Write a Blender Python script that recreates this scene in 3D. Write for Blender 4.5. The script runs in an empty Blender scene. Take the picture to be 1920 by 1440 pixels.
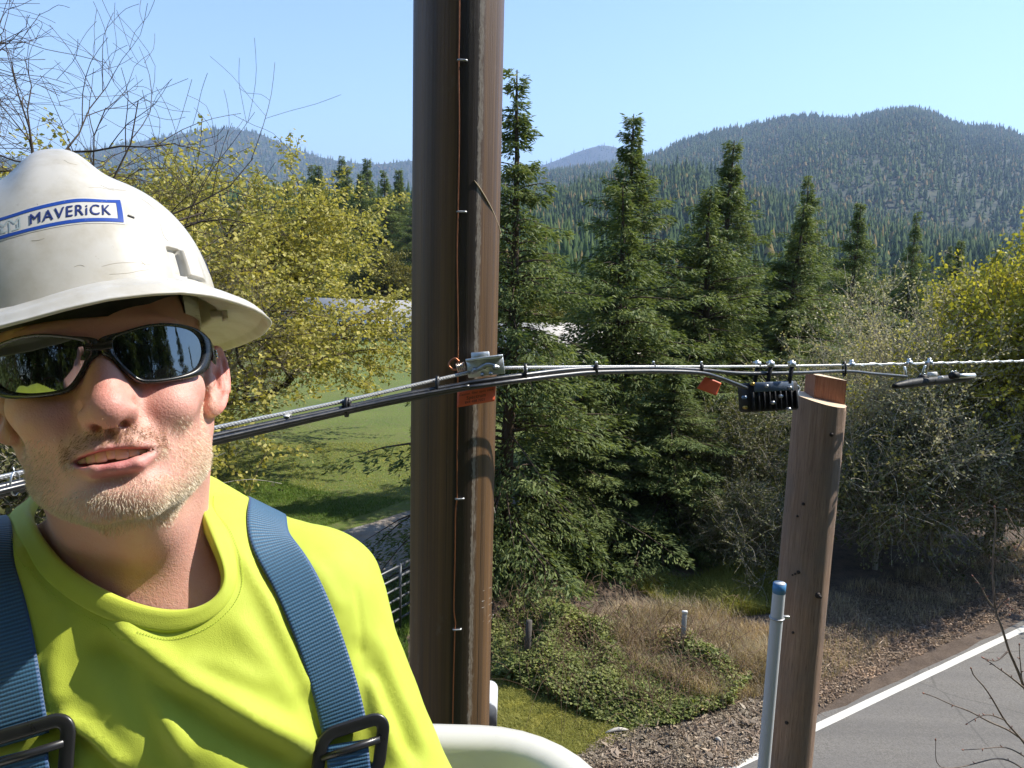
import bpy, math, random
import numpy as np
from mathutils import Vector, Matrix
from mathutils.bvhtree import BVHTree

random.seed(7)
RNG = np.random.default_rng(7)
SC = bpy.context.scene
COL = SC.collection

# ------------------------------------------------------------------ camera
CAMZ = 6.5
CAM = np.array([0.0, 0.0, CAMZ])
FPX = 1400.0                                   # focal length in pixels of a 1920 x 1440 frame
_p, _r = math.radians(9.1), math.radians(1.5)
CW = np.array([0, math.cos(_p), -math.sin(_p)])
_u0 = np.array([0, math.sin(_p), math.cos(_p)])
_r0 = np.array([1.0, 0, 0])
CR = math.cos(_r) * _r0 + math.sin(_r) * _u0
CU = -math.sin(_r) * _r0 + math.cos(_r) * _u0
cam = bpy.data.cameras.new('camera')
cam.sensor_width = 36.0
cam.lens = 36.0 * FPX / 1920.0
cam.clip_start = 0.01
cam.clip_end = 30000.0
cam_o = bpy.data.objects.new('camera', cam)
COL.objects.link(cam_o)
m = Matrix.Identity(4)
for i in range(3):
    m[i][0], m[i][1], m[i][2], m[i][3] = CR[i], CU[i], -CW[i], CAM[i]
cam_o.matrix_world = m
SC.camera = cam_o

# ------------------------------------------------------------------ sky, sun, exposure
SUN_AZ, SUN_EL = math.radians(72), math.radians(46)
world = bpy.data.worlds.new('World')
SC.world = world
world.use_nodes = True
wn = world.node_tree
sky = wn.nodes.new('ShaderNodeTexSky')
sky.sky_type = 'NISHITA'
sky.sun_disc = False
sky.sun_elevation = SUN_EL
sky.sun_rotation = SUN_AZ
sky.air_density = 1.0
sky.dust_density = 0.0
sky.ozone_density = 3.0
wn.links.new(sky.outputs[0], wn.nodes['Background'].inputs[0])
wn.nodes['Background'].inputs[1].default_value = 0.15
sl = bpy.data.lights.new('sun', 'SUN')
sl.energy = 5.0
sl.angle = math.radians(0.5)
sl.color = (1.0, 0.94, 0.83)
so = bpy.data.objects.new('sun', sl)
COL.objects.link(so)
SUN = np.array([math.sin(SUN_AZ) * math.cos(SUN_EL), math.cos(SUN_AZ) * math.cos(SUN_EL), math.sin(SUN_EL)])
so.rotation_euler = Vector((-SUN[0], -SUN[1], -SUN[2])).to_track_quat('-Z', 'Y').to_euler()
so.location = (0, 0, 60)
vs = SC.view_settings
vs.view_transform = 'Standard'
vs.look = 'None'
vs.exposure = 0.85
vs.gamma = 1.0
vs.use_curve_mapping = False
SC.cycles.use_denoising = True
SC.cycles.max_bounces = 6
SC.cycles.diffuse_bounces = 3
SC.cycles.glossy_bounces = 3
SC.cycles.transmission_bounces = 3
SC.cycles.transparent_max_bounces = 6
SC.cycles.volume_bounces = 0
SC.cycles.caustics_reflective = False
SC.cycles.caustics_refractive = False


# ------------------------------------------------------------------ helpers: points
def ray(x, y):
    return CW + (x - 960) / FPX * CR + (720 - y) / FPX * CU


def U(x, y, d):
    """The world point that stands d metres deep along the sight line through photo pixel x, y."""
    return ray(x, y) * d + CAM


def G(x, y, z=0.0):
    """The point of the level z seen at photo pixel x, y."""
    v = ray(x, y)
    return v * ((z - CAMZ) / v[2]) + CAM


def PJ(P):
    q = np.asarray(P, float) - CAM
    d = q @ CW
    d = np.where(np.abs(d) < 1e-6, 1e-6, d)
    return np.stack([960 + FPX * (q @ CR) / d, 720 - FPX * (q @ CU) / d], -1), d


# ------------------------------------------------------------------ helpers: objects
def mesh(name, V, F, smooth=True, col=None, uv=None, sharp=None):
    """V: (n,3); F: an (m,k) array or a list of polygons or of such arrays."""
    V = np.ascontiguousarray(V, dtype=np.float32)
    if isinstance(F, np.ndarray):
        F = [F]
    if len(F) and not isinstance(F[0], np.ndarray):
        tot = np.array([len(f) for f in F], dtype=np.int32)
        idx = np.array([i for f in F for i in f], dtype=np.int32)
    else:
        F = [f for f in F if len(f)]
        tot = np.concatenate([np.full(len(f), f.shape[1], np.int32) for f in F]) if F else np.zeros(0, np.int32)
        idx = np.concatenate([f.reshape(-1) for f in F]).astype(np.int32) if F else np.zeros(0, np.int32)
    me = bpy.data.meshes.new(name)
    me.vertices.add(len(V))
    me.vertices.foreach_set('co', V.reshape(-1))
    me.loops.add(len(idx))
    me.loops.foreach_set('vertex_index', idx)
    me.polygons.add(len(tot))
    st = np.zeros(len(tot), np.int32)
    if len(tot):
        st[1:] = np.cumsum(tot)[:-1]
    me.polygons.foreach_set('loop_start', st)
    if smooth:
        me.polygons.foreach_set('use_smooth', np.ones(len(tot), bool))
    me.update(calc_edges=True)
    if col is not None:
        a = me.color_attributes.new('Col', 'FLOAT_COLOR', 'POINT')
        c = np.ones((len(V), 4), np.float32)
        c[:, :col.shape[1]] = col
        a.data.foreach_set('color', c.reshape(-1))
    if uv is not None:                        # per-vertex uv
        l = me.uv_layers.new(name='UV')
        l.data.foreach_set('uv', np.asarray(uv, np.float32)[idx].reshape(-1))
    if sharp is not None:
        me.set_sharp_from_angle(angle=math.radians(sharp))
    return me


def tag(o, label=None, cat=None, group=None, kind=None):
    if label: o['label'] = label
    if cat: o['category'] = cat
    if group: o['group'] = group
    if kind: o['kind'] = kind
    return o


def root(name, loc, label=None, cat=None, group=None, rz=0.0):
    o = bpy.data.objects.new(name, None)
    o.empty_display_size = 0.1
    COL.objects.link(o)
    o.location = tuple(float(v) for v in loc)
    o.rotation_euler = (0, 0, rz)
    return tag(o, label, cat, group)


_origin = {}


def wloc(o):
    v = np.zeros(3)
    while o is not None:
        v = v + np.array(o.location)
        o = o.parent
    return v


def obj(name, V, F, m, parent=None, **kw):
    """World-space mesh as one object; its origin is put on its parent's (roots carry no rotation while building)."""
    off = wloc(parent) if parent is not None else np.zeros(3)
    me = mesh(name, np.asarray(V, float) - off, F, **kw)
    if m is not None:
        me.materials.append(m)
    o = bpy.data.objects.new(name, me)
    COL.objects.link(o)
    o.parent = parent
    return o


def kids(o):
    return [c for c in bpy.data.objects if c.parent == o]


def copy_tree(o, parent=None, cache=None):
    c = o.copy()
    COL.objects.link(c)
    c.parent = parent
    for ch in list(o.children):
        copy_tree(ch, c)
    return c


# ------------------------------------------------------------------ helpers: shapes
class MB:
    def __init__(s):
        s.V, s.F, s.n = [], [], 0

    def add(s, V, F):
        V = np.asarray(V, float)
        s.V.append(V)
        s.F.extend([[i + s.n for i in f] for f in F])
        s.n += len(V)
        return s

    def box(s, c, h, ax=None, bev=0.0):
        """Box at c, half sizes h, axes ax (rows); bev chamfers every edge."""
        ax = np.eye(3) if ax is None else np.asarray(ax, float)
        c = np.asarray(c, float)
        h = np.asarray(h, float)
        if bev <= 0:
            q = np.array([[x, y, z] for x in (-1, 1) for y in (-1, 1) for z in (-1, 1)]) * h
            F = [(0, 1, 3, 2), (4, 6, 7, 5), (0, 4, 5, 1), (2, 3, 7, 6), (0, 2, 6, 4), (1, 5, 7, 3)]
            return s.add(q @ ax + c, F)
        pts, idx = [], {}
        for sx in (-1, 1):
            for sy in (-1, 1):
                for sz in (-1, 1):
                    for k in range(3):
                        v = np.array([sx, sy, sz]) * h
                        for j in range(3):
                            if j != k: v[j] -= (sx, sy, sz)[j] * bev
                        idx[(sx, sy, sz, k)] = len(pts)
                        pts.append(v)
        F = []
        for k in range(3):
            a, b = (k + 1) % 3, (k + 2) % 3
            for sg in (-1, 1):
                q = []
                for (p1, p2) in ((-1, -1), (1, -1), (1, 1), (-1, 1)):
                    t = [0, 0, 0]; t[k] = sg; t[a] = p1; t[b] = p2
                    q.append(idx[(*t, k)])
                F.append(q if sg > 0 else q[::-1])
        for k in range(3):
            a, b = (k + 1) % 3, (k + 2) % 3
            for s1 in (-1, 1):
                for s2 in (-1, 1):
                    t0 = [0, 0, 0]; t1 = [0, 0, 0]
                    t0[a] = t1[a] = s1; t0[b] = t1[b] = s2
                    t0[k], t1[k] = -1, 1
                    q = [idx[(*t0, a)], idx[(*t1, a)], idx[(*t1, b)], idx[(*t0, b)]]
                    F.append(q if s1 * s2 < 0 else q[::-1])
        for sx in (-1, 1):
            for sy in (-1, 1):
                for sz in (-1, 1):
                    q = [idx[(sx, sy, sz, k)] for k in range(3)]
                    F.append(q if sx * sy * sz > 0 else q[::-1])
        return s.add(np.array(pts) @ ax + c, F)

    def tube(s, P, r, n=8, caps=True, closed=False):
        V, F = tube(P, r, n, caps, closed)
        return s.add(V, F)

    def build(s, name, m, parent=None, **kw):
        return obj(name, np.concatenate(s.V), s.F, m, parent, **kw)


def frames(P, closed=False):
    P = np.asarray(P, float)
    T = np.roll(P, -1, 0) - np.roll(P, 1, 0) if closed else np.gradient(P, axis=0)
    T /= np.linalg.norm(T, axis=1)[:, None] + 1e-12
    N = np.zeros_like(T)
    a = np.array([0, 0, 1.0]) if abs(T[0][2]) < .9 else np.array([1.0, 0, 0])
    n = np.cross(T[0], a); n /= np.linalg.norm(n)
    for i in range(len(P)):
        n = n - T[i] * (n @ T[i])
        n /= np.linalg.norm(n) + 1e-12
        N[i] = n
    return T, N, np.cross(T, N)


def tube(P, r, n=8, caps=True, closed=False):
    P = np.asarray(P, float)
    r = np.broadcast_to(np.asarray(r, float), (len(P),))
    T, N, B = frames(P, closed)
    a = np.linspace(0, 2 * np.pi, n, endpoint=False)
    V = P[:, None] + r[:, None, None] * (np.cos(a)[None, :, None] * N[:, None] + np.sin(a)[None, :, None] * B[:, None])
    V = V.reshape(-1, 3)
    F = []
    L = len(P)
    for i in range(L if closed else L - 1):
        k = (i + 1) % L
        for j in range(n):
            F.append((i * n + j, i * n + (j + 1) % n, k * n + (j + 1) % n, k * n + j))
    if caps and not closed:
        F.append(tuple(range(n))[::-1])
        F.append(tuple((L - 1) * n + j for j in range(n)))
    return V, F


def spline(P, n, closed=False):
    """Catmull-Rom through P, n points, evenly spaced by length."""
    P = np.asarray(P, float)
    if closed:
        Q = np.concatenate([P[-1:], P, P[:2]])
    else:
        Q = np.concatenate([2 * P[:1] - P[1:2], P, 2 * P[-1:] - P[-2:-1]])
    out = []
    for i in range(1, len(Q) - 2):
        t = np.linspace(0, 1, 24, endpoint=False)[:, None]
        p0, p1, p2, p3 = Q[i - 1], Q[i], Q[i + 1], Q[i + 2]
        out.append(.5 * (2 * p1 + (p2 - p0) * t + (2 * p0 - 5 * p1 + 4 * p2 - p3) * t ** 2 + (3 * p1 - p0 - 3 * p2 + p3) * t ** 3))
    R = np.concatenate(out + [Q[-2:-1]])
    s = np.concatenate([[0], np.cumsum(np.linalg.norm(np.diff(R, axis=0), axis=1))])
    g = np.linspace(0, s[-1], n + 1)[:-1] if closed else np.linspace(0, s[-1], n)
    return np.stack([np.interp(g, s, R[:, k]) for k in range(R.shape[1])], 1)


def grid_faces(nu, nv, cu=False, cv=False):
    i = np.arange(nu if cu else nu - 1)[:, None]
    j = np.arange(nv if cv else nv - 1)[None, :]
    a = i * nv + j
    b = ((i + 1) % nu) * nv + j
    c = ((i + 1) % nu) * nv + (j + 1) % nv
    d = i * nv + (j + 1) % nv
    return np.stack(np.broadcast_arrays(a, b, c, d), -1).reshape(-1, 4)


# ------------------------------------------------------------------ helpers: distance fields
def smin(a, b, k):
    h = np.clip(.5 + .5 * (b - a) / k, 0, 1)
    return b * (1 - h) + a * h - k * h * (1 - h)


def smax(a, b, k):
    return -smin(-a, -b, k)


def s_ell(P, c, r):
    q = P - np.asarray(c, P.dtype)
    r = np.asarray(r, P.dtype)
    k0 = np.sqrt(((q / r) ** 2).sum(-1))
    k1 = np.sqrt(((q / (r * r)) ** 2).sum(-1)) + 1e-9
    return k0 * (k0 - 1) / k1


def s_cap(P, a, b, ra, rb):
    a = np.asarray(a, P.dtype); b = np.asarray(b, P.dtype)
    ba = b - a
    t = np.clip(((P - a) @ ba) / (ba @ ba), 0, 1)
    return np.sqrt(((P - a - t[..., None] * ba) ** 2).sum(-1)) - (ra + (rb - ra) * t)


def surface(f, lo, hi, h, newton=2):
    """Surface nets of the field f over a box, then the points are pulled on to the zero level."""
    lo = np.asarray(lo, float); hi = np.asarray(hi, float)
    n = np.ceil((hi - lo) / h).astype(int) + 1
    ax = [(lo[k] + h * np.arange(n[k])).astype(np.float32) for k in range(3)]
    D = np.empty(n, np.float32)
    for i0 in range(0, n[0], 16):
        X, Y, Z = np.meshgrid(ax[0][i0:i0 + 16], ax[1], ax[2], indexing='ij')
        D[i0:i0 + 16] = f(np.stack([X, Y, Z], -1).reshape(-1, 3)).reshape(X.shape)
    S = D < 0
    c = [(i, j, k) for i in (0, 1) for j in (0, 1) for k in (0, 1)]
    sl = lambda A, o: A[o[0]:A.shape[0] - 1 + o[0], o[1]:A.shape[1] - 1 + o[1], o[2]:A.shape[2] - 1 + o[2]]
    cnt = sum(sl(S, o).astype(np.int8) for o in c)
    act = (cnt > 0) & (cnt < 8)
    ids = np.full(act.shape, -1, np.int64)
    A = np.argwhere(act)
    ids[act] = np.arange(len(A))
    acc = np.zeros((len(A), 3)); w = np.zeros(len(A))
    for o in c:
        for k in range(3):
            if o[k]: continue
            e = list(o); e[k] = 1
            d0 = D[A[:, 0] + o[0], A[:, 1] + o[1], A[:, 2] + o[2]]
            d1 = D[A[:, 0] + e[0], A[:, 1] + e[1], A[:, 2] + e[2]]
            x = (d0 < 0) != (d1 < 0)
            t = np.where(x, d0 / np.where(x, d0 - d1, 1), 0)
            p = np.repeat(np.array([o], float), len(A), 0)
            p[:, k] += t
            acc[x] += p[x]; w[x] += 1
    V = lo + h * (A + acc / w[:, None])
    F = []
    for k in range(3):
        a, b = (k + 1) % 3, (k + 2) % 3
        s0 = [slice(None)] * 3; s1 = [slice(None)] * 3
        s0[k] = slice(0, -1); s1[k] = slice(1, None)
        for d in (a, b):
            s0[d] = slice(1, -1); s1[d] = slice(1, -1)
        x0, x1 = S[tuple(s0)], S[tuple(s1)]
        E = np.argwhere(x0 != x1)
        fl = x0[x0 != x1]
        E[:, a] += 1; E[:, b] += 1
        q = []
        for (da, db) in ((-1, -1), (0, -1), (0, 0), (-1, 0)):
            t = E.copy(); t[:, a] += da; t[:, b] += db
            q.append(ids[t[:, 0], t[:, 1], t[:, 2]])
        q = np.stack(q, 1)
        q[~fl] = q[~fl][:, ::-1]
        F.append(q)
    F = np.concatenate(F)
    F = F[(F >= 0).all(1)]
    for _ in range(newton):
        d, g = field_grad(f, V, h * .5)
        V = V - np.clip(d, -h, h)[:, None] * g
    return V, F


def field_grad(f, V, e):
    V = np.asarray(V, float)
    d = f(V)
    g = np.stack([f(V + e * np.eye(3)[k]) - f(V - e * np.eye(3)[k]) for k in range(3)], 1)
    return d, g / (np.linalg.norm(g, axis=1)[:, None] + 1e-12)


def vnormals(V, F):
    n = np.zeros_like(V)
    fn = np.cross(V[F[:, 2]] - V[F[:, 0]], V[F[:, -1]] - V[F[:, 1]])
    for k in range(F.shape[1]):
        np.add.at(n, F[:, k], fn)
    return n / (np.linalg.norm(n, axis=1)[:, None] + 1e-12)


def in_poly(P, Q):
    x, y = P[:, 0], P[:, 1]
    r = np.zeros(len(P), bool)
    for i in range(len(Q)):
        (x0, y0), (x1, y1) = Q[i], Q[(i + 1) % len(Q)]
        if y0 == y1: continue
        c = (y0 > y) != (y1 > y)
        r ^= c & (x < (x1 - x0) * (y - y0) / (y1 - y0) + x0)
    return r


def poly_dist(P, Q):
    """Distance to a polyline, and the side (positive on its right when walking along it)."""
    best = np.full(len(P), 1e9); side = np.zeros(len(P)); tt = np.zeros(len(P))
    for i in range(len(Q) - 1):
        a, b = np.asarray(Q[i], float), np.asarray(Q[i + 1], float)
        ab = b - a
        t = np.clip(((P - a) @ ab) / (ab @ ab), 0, 1)
        v = P - a - t[:, None] * ab
        d = np.hypot(v[:, 0], v[:, 1])
        u = d < best
        best[u] = d[u]
        side[u] = np.sign(ab[0] * v[u, 1] - ab[1] * v[u, 0])
        tt[u] = (i + t[u]) / (len(Q) - 1)
    return best, side, tt


def text_mesh(txt, size=1.0, spacing=1.0, res=3, bold=0.0):
    """The outline of a line of lettering as flat (x, y) points and polygons, centred."""
    cu = bpy.data.curves.new('lettering', 'FONT')
    cu.body = txt; cu.size = size; cu.space_character = spacing; cu.offset = bold; cu.resolution_u = res
    cu.align_x = 'CENTER'; cu.align_y = 'CENTER'
    o = bpy.data.objects.new('lettering', cu)
    COL.objects.link(o)
    dg = bpy.context.evaluated_depsgraph_get()
    me = bpy.data.meshes.new_from_object(o.evaluated_get(dg))
    V = np.array([v.co[:] for v in me.vertices]); F = [tuple(p.vertices) for p in me.polygons]
    bpy.data.objects.remove(o); bpy.data.curves.remove(cu); bpy.data.meshes.remove(me)
    return V, F


# ------------------------------------------------------------------ helpers: materials
class NT:
    def __init__(s, name):
        s.m = bpy.data.materials.new(name)
        s.m.use_nodes = True
        s.t = s.m.node_tree
        s.t.nodes.clear()
        s.out = s.t.nodes.new('ShaderNodeOutputMaterial')

    def n(s, kind, **kw):
        nd = s.t.nodes.new('ShaderNode' + kind)
        for k, v in kw.items():
            if k.startswith('_'):
                setattr(nd, k[1:], v)
            else:
                sock = nd.inputs[int(k[1:])] if k[0] == 'i' and k[1:].isdigit() else nd.inputs[k.replace('_', ' ')]
                s.set(sock, v)
        return nd

    def set(s, sock, v):
        if isinstance(v, bpy.types.NodeSocket):
            s.t.links.new(v, sock)
        elif isinstance(v, bpy.types.Node):
            s.t.links.new(v.outputs[0], sock)
        else:
            if sock.type == 'RGBA' and len(v) == 3: v = (*v, 1)
            sock.default_value = v

    def coord(s, which='Object'):
        return s.n('TexCoord').outputs[which]

    def mapping(s, vec, scale=(1, 1, 1), rot=(0, 0, 0), loc=(0, 0, 0)):
        return s.n('Mapping', Vector=vec, Scale=scale, Rotation=rot, Location=loc).outputs[0]

    def noise(s, vec, scale, detail=4, rough=.55, dist=0.0):
        return s.n('TexNoise', Vector=vec, Scale=scale, Detail=detail, Roughness=rough, Distortion=dist).outputs['Fac']

    def ramp(s, fac, stops, interp='LINEAR'):
        r = s.n('ValToRGB', Fac=fac)
        r.color_ramp.interpolation = interp
        e = r.color_ramp.elements
        while len(e) > 1: e.remove(e[-1])
        e[0].position = stops[0][0]
        c = stops[0][1]; e[0].color = (*c, 1) if len(c) == 3 else c
        for p, c in stops[1:]:
            q = e.new(p); q.color = (*c, 1) if len(c) == 3 else c
        return r.outputs[0]

    def mix(s, fac, a, b, mode='MIX'):
        nd = s.n('Mix', _data_type='RGBA', _blend_type=mode)
        s.set(nd.inputs['Factor'], fac) if not isinstance(fac, (int, float)) else setattr(nd.inputs['Factor'], 'default_value', fac)
        s.set(nd.inputs[6], a); s.set(nd.inputs[7], b)
        return nd.outputs[2]

    def math(s, op, a, b=0.0, clamp=False):
        nd = s.n('Math', _operation=op, _use_clamp=clamp)
        s.set(nd.inputs[0], a); s.set(nd.inputs[1], b)
        return nd.outputs[0]

    def rng(s, v, a, b, c=0.0, d=1.0):
        nd = s.n('MapRange')
        s.set(nd.inputs[0], v)
        for i, q in enumerate((a, b, c, d)): nd.inputs[i + 1].default_value = q
        return nd.outputs[0]

    def bump(s, h, strength=.3, dist=.01, normal=None):
        b = s.n('Bump', Height=h, Strength=strength, Distance=dist)
        if normal is not None: s.set(b.inputs['Normal'], normal)
        return b.outputs[0]

    def bsdf(s, **kw):
        b = s.n('BsdfPrincipled', **kw)
        s.t.links.new(b.outputs[0], s.out.inputs[0])
        return b


def simple(name, color, rough=.5, metal=0.0, spec=.5, var=.16, scale=40, bump=.0, coat=0.0):
    """A material with a little colour and gloss unevenness of its own."""
    t = NT(name)
    c = t.coord()
    n = t.noise(c, scale, 5)
    col = t.mix(n, tuple(v * (1 - var) for v in color), tuple(min(1, v * (1 + var)) for v in color))
    kw = dict(Base_Color=col, Roughness=t.rng(n, .3, .7, max(.02, rough - .08), min(1, rough + .08)), Metallic=metal, Coat_Weight=coat)
    if bump: kw['Normal'] = t.bump(t.noise(c, scale * 4, 3), bump, .003)
    b = t.bsdf(**kw)
    b.inputs['Specular IOR Level'].default_value = spec
    return t.m
# ================================================================== plants: generators
def leaf_mat(name, c1, c2, trans=.35, rough=.55, tint=None, spec=.25):
    t = NT(name)
    rnd = t.n('NewGeometry').outputs['Random Per Island']
    cl = t.noise(t.coord('Object'), .9, 3)
    col = t.mix(rnd, c1, c2)
    c2n = t.noise(t.coord('Object'), 1.7, 3)
    col = t.mix(t.rng(c2n, .50, .68, 0, .8), col, t.mix(1.0, col, (1.55, 1.45, 1.35), 'MULTIPLY'))
    col = t.mix(t.rng(cl, .35, .65, 0, .55), col, t.mix(1.0, col, tint or (.72, .80, .70), 'MULTIPLY'))
    b = t.n('BsdfPrincipled', Base_Color=col, Roughness=rough)
    b.inputs['Specular IOR Level'].default_value = spec
    tr = t.n('BsdfTranslucent', Color=t.mix(1.0, col, (1.0, 1.0, .55), 'MULTIPLY'))
    mx = t.n('MixShader', i0=trans, i1=b, i2=tr)
    t.t.links.new(mx.outputs[0], t.out.inputs[0])
    return t.m


def bark_mat(name, c1, c2, scale=14, bump=.6):
    t = NT(name)
    n = t.noise(t.mapping(t.coord(), (1, 1, .25)), scale, 6, .65)
    b = t.bsdf(Base_Color=t.mix(t.rng(n, .3, .7), c1, c2), Roughness=.9, Normal=t.bump(n, bump, .02))
    b.inputs['Specular IOR Level'].default_value = .2
    return t.m


def unit(v):
    return v / (np.linalg.norm(v, axis=-1, keepdims=True) + 1e-12)


def leaf_quads(C, D, Nn, L, W):
    """Diamond leaves: C base points, D directions, Nn rough normals, lengths, widths."""
    D = unit(D)
    S = unit(np.cross(D, Nn))
    L = np.broadcast_to(L, (len(C),))[:, None]; W = np.broadcast_to(W, (len(C),))[:, None]
    up = np.cross(S, D)
    m_ = C + D * L * .45 + up * L * .06
    V = np.stack([C, m_ - S * W * .5, C + D * L, m_ + S * W * .5], 1).reshape(-1, 3)
    return V, np.arange(len(V)).reshape(-1, 4)


def join(parts):
    Vs, Fs, n = [], [], 0
    for V, F in parts:
        Vs.append(V)
        Fs.extend([[i + n for i in f] for f in F] if not isinstance(F, np.ndarray) else (F + n).tolist())
        n += len(V)
    return np.concatenate(Vs), Fs


def tube_q(P, r, n=5):
    """Open tube as arrays, quick for many twigs."""
    P = np.asarray(P, float); r = np.broadcast_to(np.asarray(r, float), (len(P),))
    T = unit(np.gradient(P, axis=0))
    a = np.array([0, 0, 1.0]) if abs(T[0][2]) < .9 else np.array([1.0, 0, 0])
    N = unit(np.cross(T, a)); B = np.cross(T, N)
    an = np.linspace(0, 2 * np.pi, n, endpoint=False)
    V = (P[:, None] + r[:, None, None] * (np.cos(an)[None, :, None] * N[:, None] + np.sin(an)[None, :, None] * B[:, None])).reshape(-1, 3)
    return V, grid_faces(len(P), n, cv=True)


def join_q(parts):
    Vs, Fs, n = [], [], 0
    for V, F in parts:
        Vs.append(V); Fs.append(F + n); n += len(V)
    return np.concatenate(Vs), np.concatenate(Fs)


def conifer(H, R, seed, dens=1.6, blade=.150, tip=.9):
    """A layered conifer: trunk with boughs, and needle sprays that hang in flat fans."""
    r = np.random.default_rng(seed)
    wood, C, D, Nn, L = [], [], [], [], []
    zz = np.linspace(0, H, 14)
    lean = np.cumsum(r.normal(0, .02, (14, 2)), 0)
    tr = np.column_stack([lean[:, 0], lean[:, 1], zz])
    wood.append(tube_q(tr, .16 * (H / 10) * (1 - zz / H) ** .8 + .012, 8))
    nb = int(29 * H)
    ts = np.sort(r.random(nb) ** .9)
    for i in range(nb):
        zf = .03 + .965 * ts[i]
        z0 = zf * H
        pr = min(1.02 * (1 - zf) ** 1.06, .78)
        if zf > .80: pr = max(pr * .85, .055)
        Lb = R * pr * r.choice([r.uniform(.45, .8), r.uniform(.75, 1.05), r.uniform(1.05, 1.5)], p=[.38, .42, .20])
        Lb = max(Lb, .13)
        az = r.random() * 6.283
        o = np.array([math.cos(az), math.sin(az), 0]); sd = np.array([-o[1], o[0], 0])
        rise = r.uniform(-.05, .35) + .45 * zf
        drp = r.uniform(.45, .95) * (1 - .5 * zf)
        base = np.array([np.interp(z0, zz, lean[:, 0]), np.interp(z0, zz, lean[:, 1]), z0])
        f = lambda s: base + o * (s * Lb)[:, None] + np.array([0, 0, 1.0]) * (Lb * (rise * s - drp * s ** 2 + .12 * s ** 4))[:, None] + sd * (.12 * Lb * np.sin(s * 2.5) * (r.random() - .5))[:, None]
        if Lb > .5:
            s = np.linspace(0, .9, 5)
            wood.append(tube_q(f(s), np.linspace(.010 + .010 * Lb, .004, 5), 4))
        n = int(dens * (95 * Lb + 10))
        s = r.random(n) ** .75 * .92 + .08
        w = (.05 + .30 * Lb * np.sin(np.pi * np.clip(s, .05, 1) ** .8) ** .8) * (.75 if Lb > 1.2 else 1)
        tt = r.uniform(-1, 1, n)
        p = f(s) + sd * (tt * w)[:, None]
        # each bough carries separate tufts
        kx = np.sin(s * (7 + 9 * Lb) + tt * 3 + i) > -.70
        p = p[kx]; s, tt = s[kx], tt[kx]
        n = len(p)
        p[:, 2] -= np.abs(tt) * w[kx] * r.uniform(.3, .8) + r.random(n) ** 2 * .16
        p += r.normal(0, .022, (n, 3))
        d = o * r.uniform(.5, 1.1, (n, 1)) + sd * (np.sign(tt) * r.uniform(.2, 1.0, n))[:, None] + np.array([0, 0, 1.0]) * r.uniform(-.75, .15, (n, 1)) + r.normal(0, .25, (n, 3))
        C.append(p); D.append(d)
        Nn.append(np.tile([0, 0, 1.0], (n, 1)) + r.normal(0, .55, (n, 3)))
        L.append(blade * r.uniform(.6, 1.25, n))
    C, D, Nn, L = map(np.concatenate, (C, D, Nn, L))
    V, F = leaf_quads(C, D, Nn, L, L * .27)
    return join_q(wood), (V, F)


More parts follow.
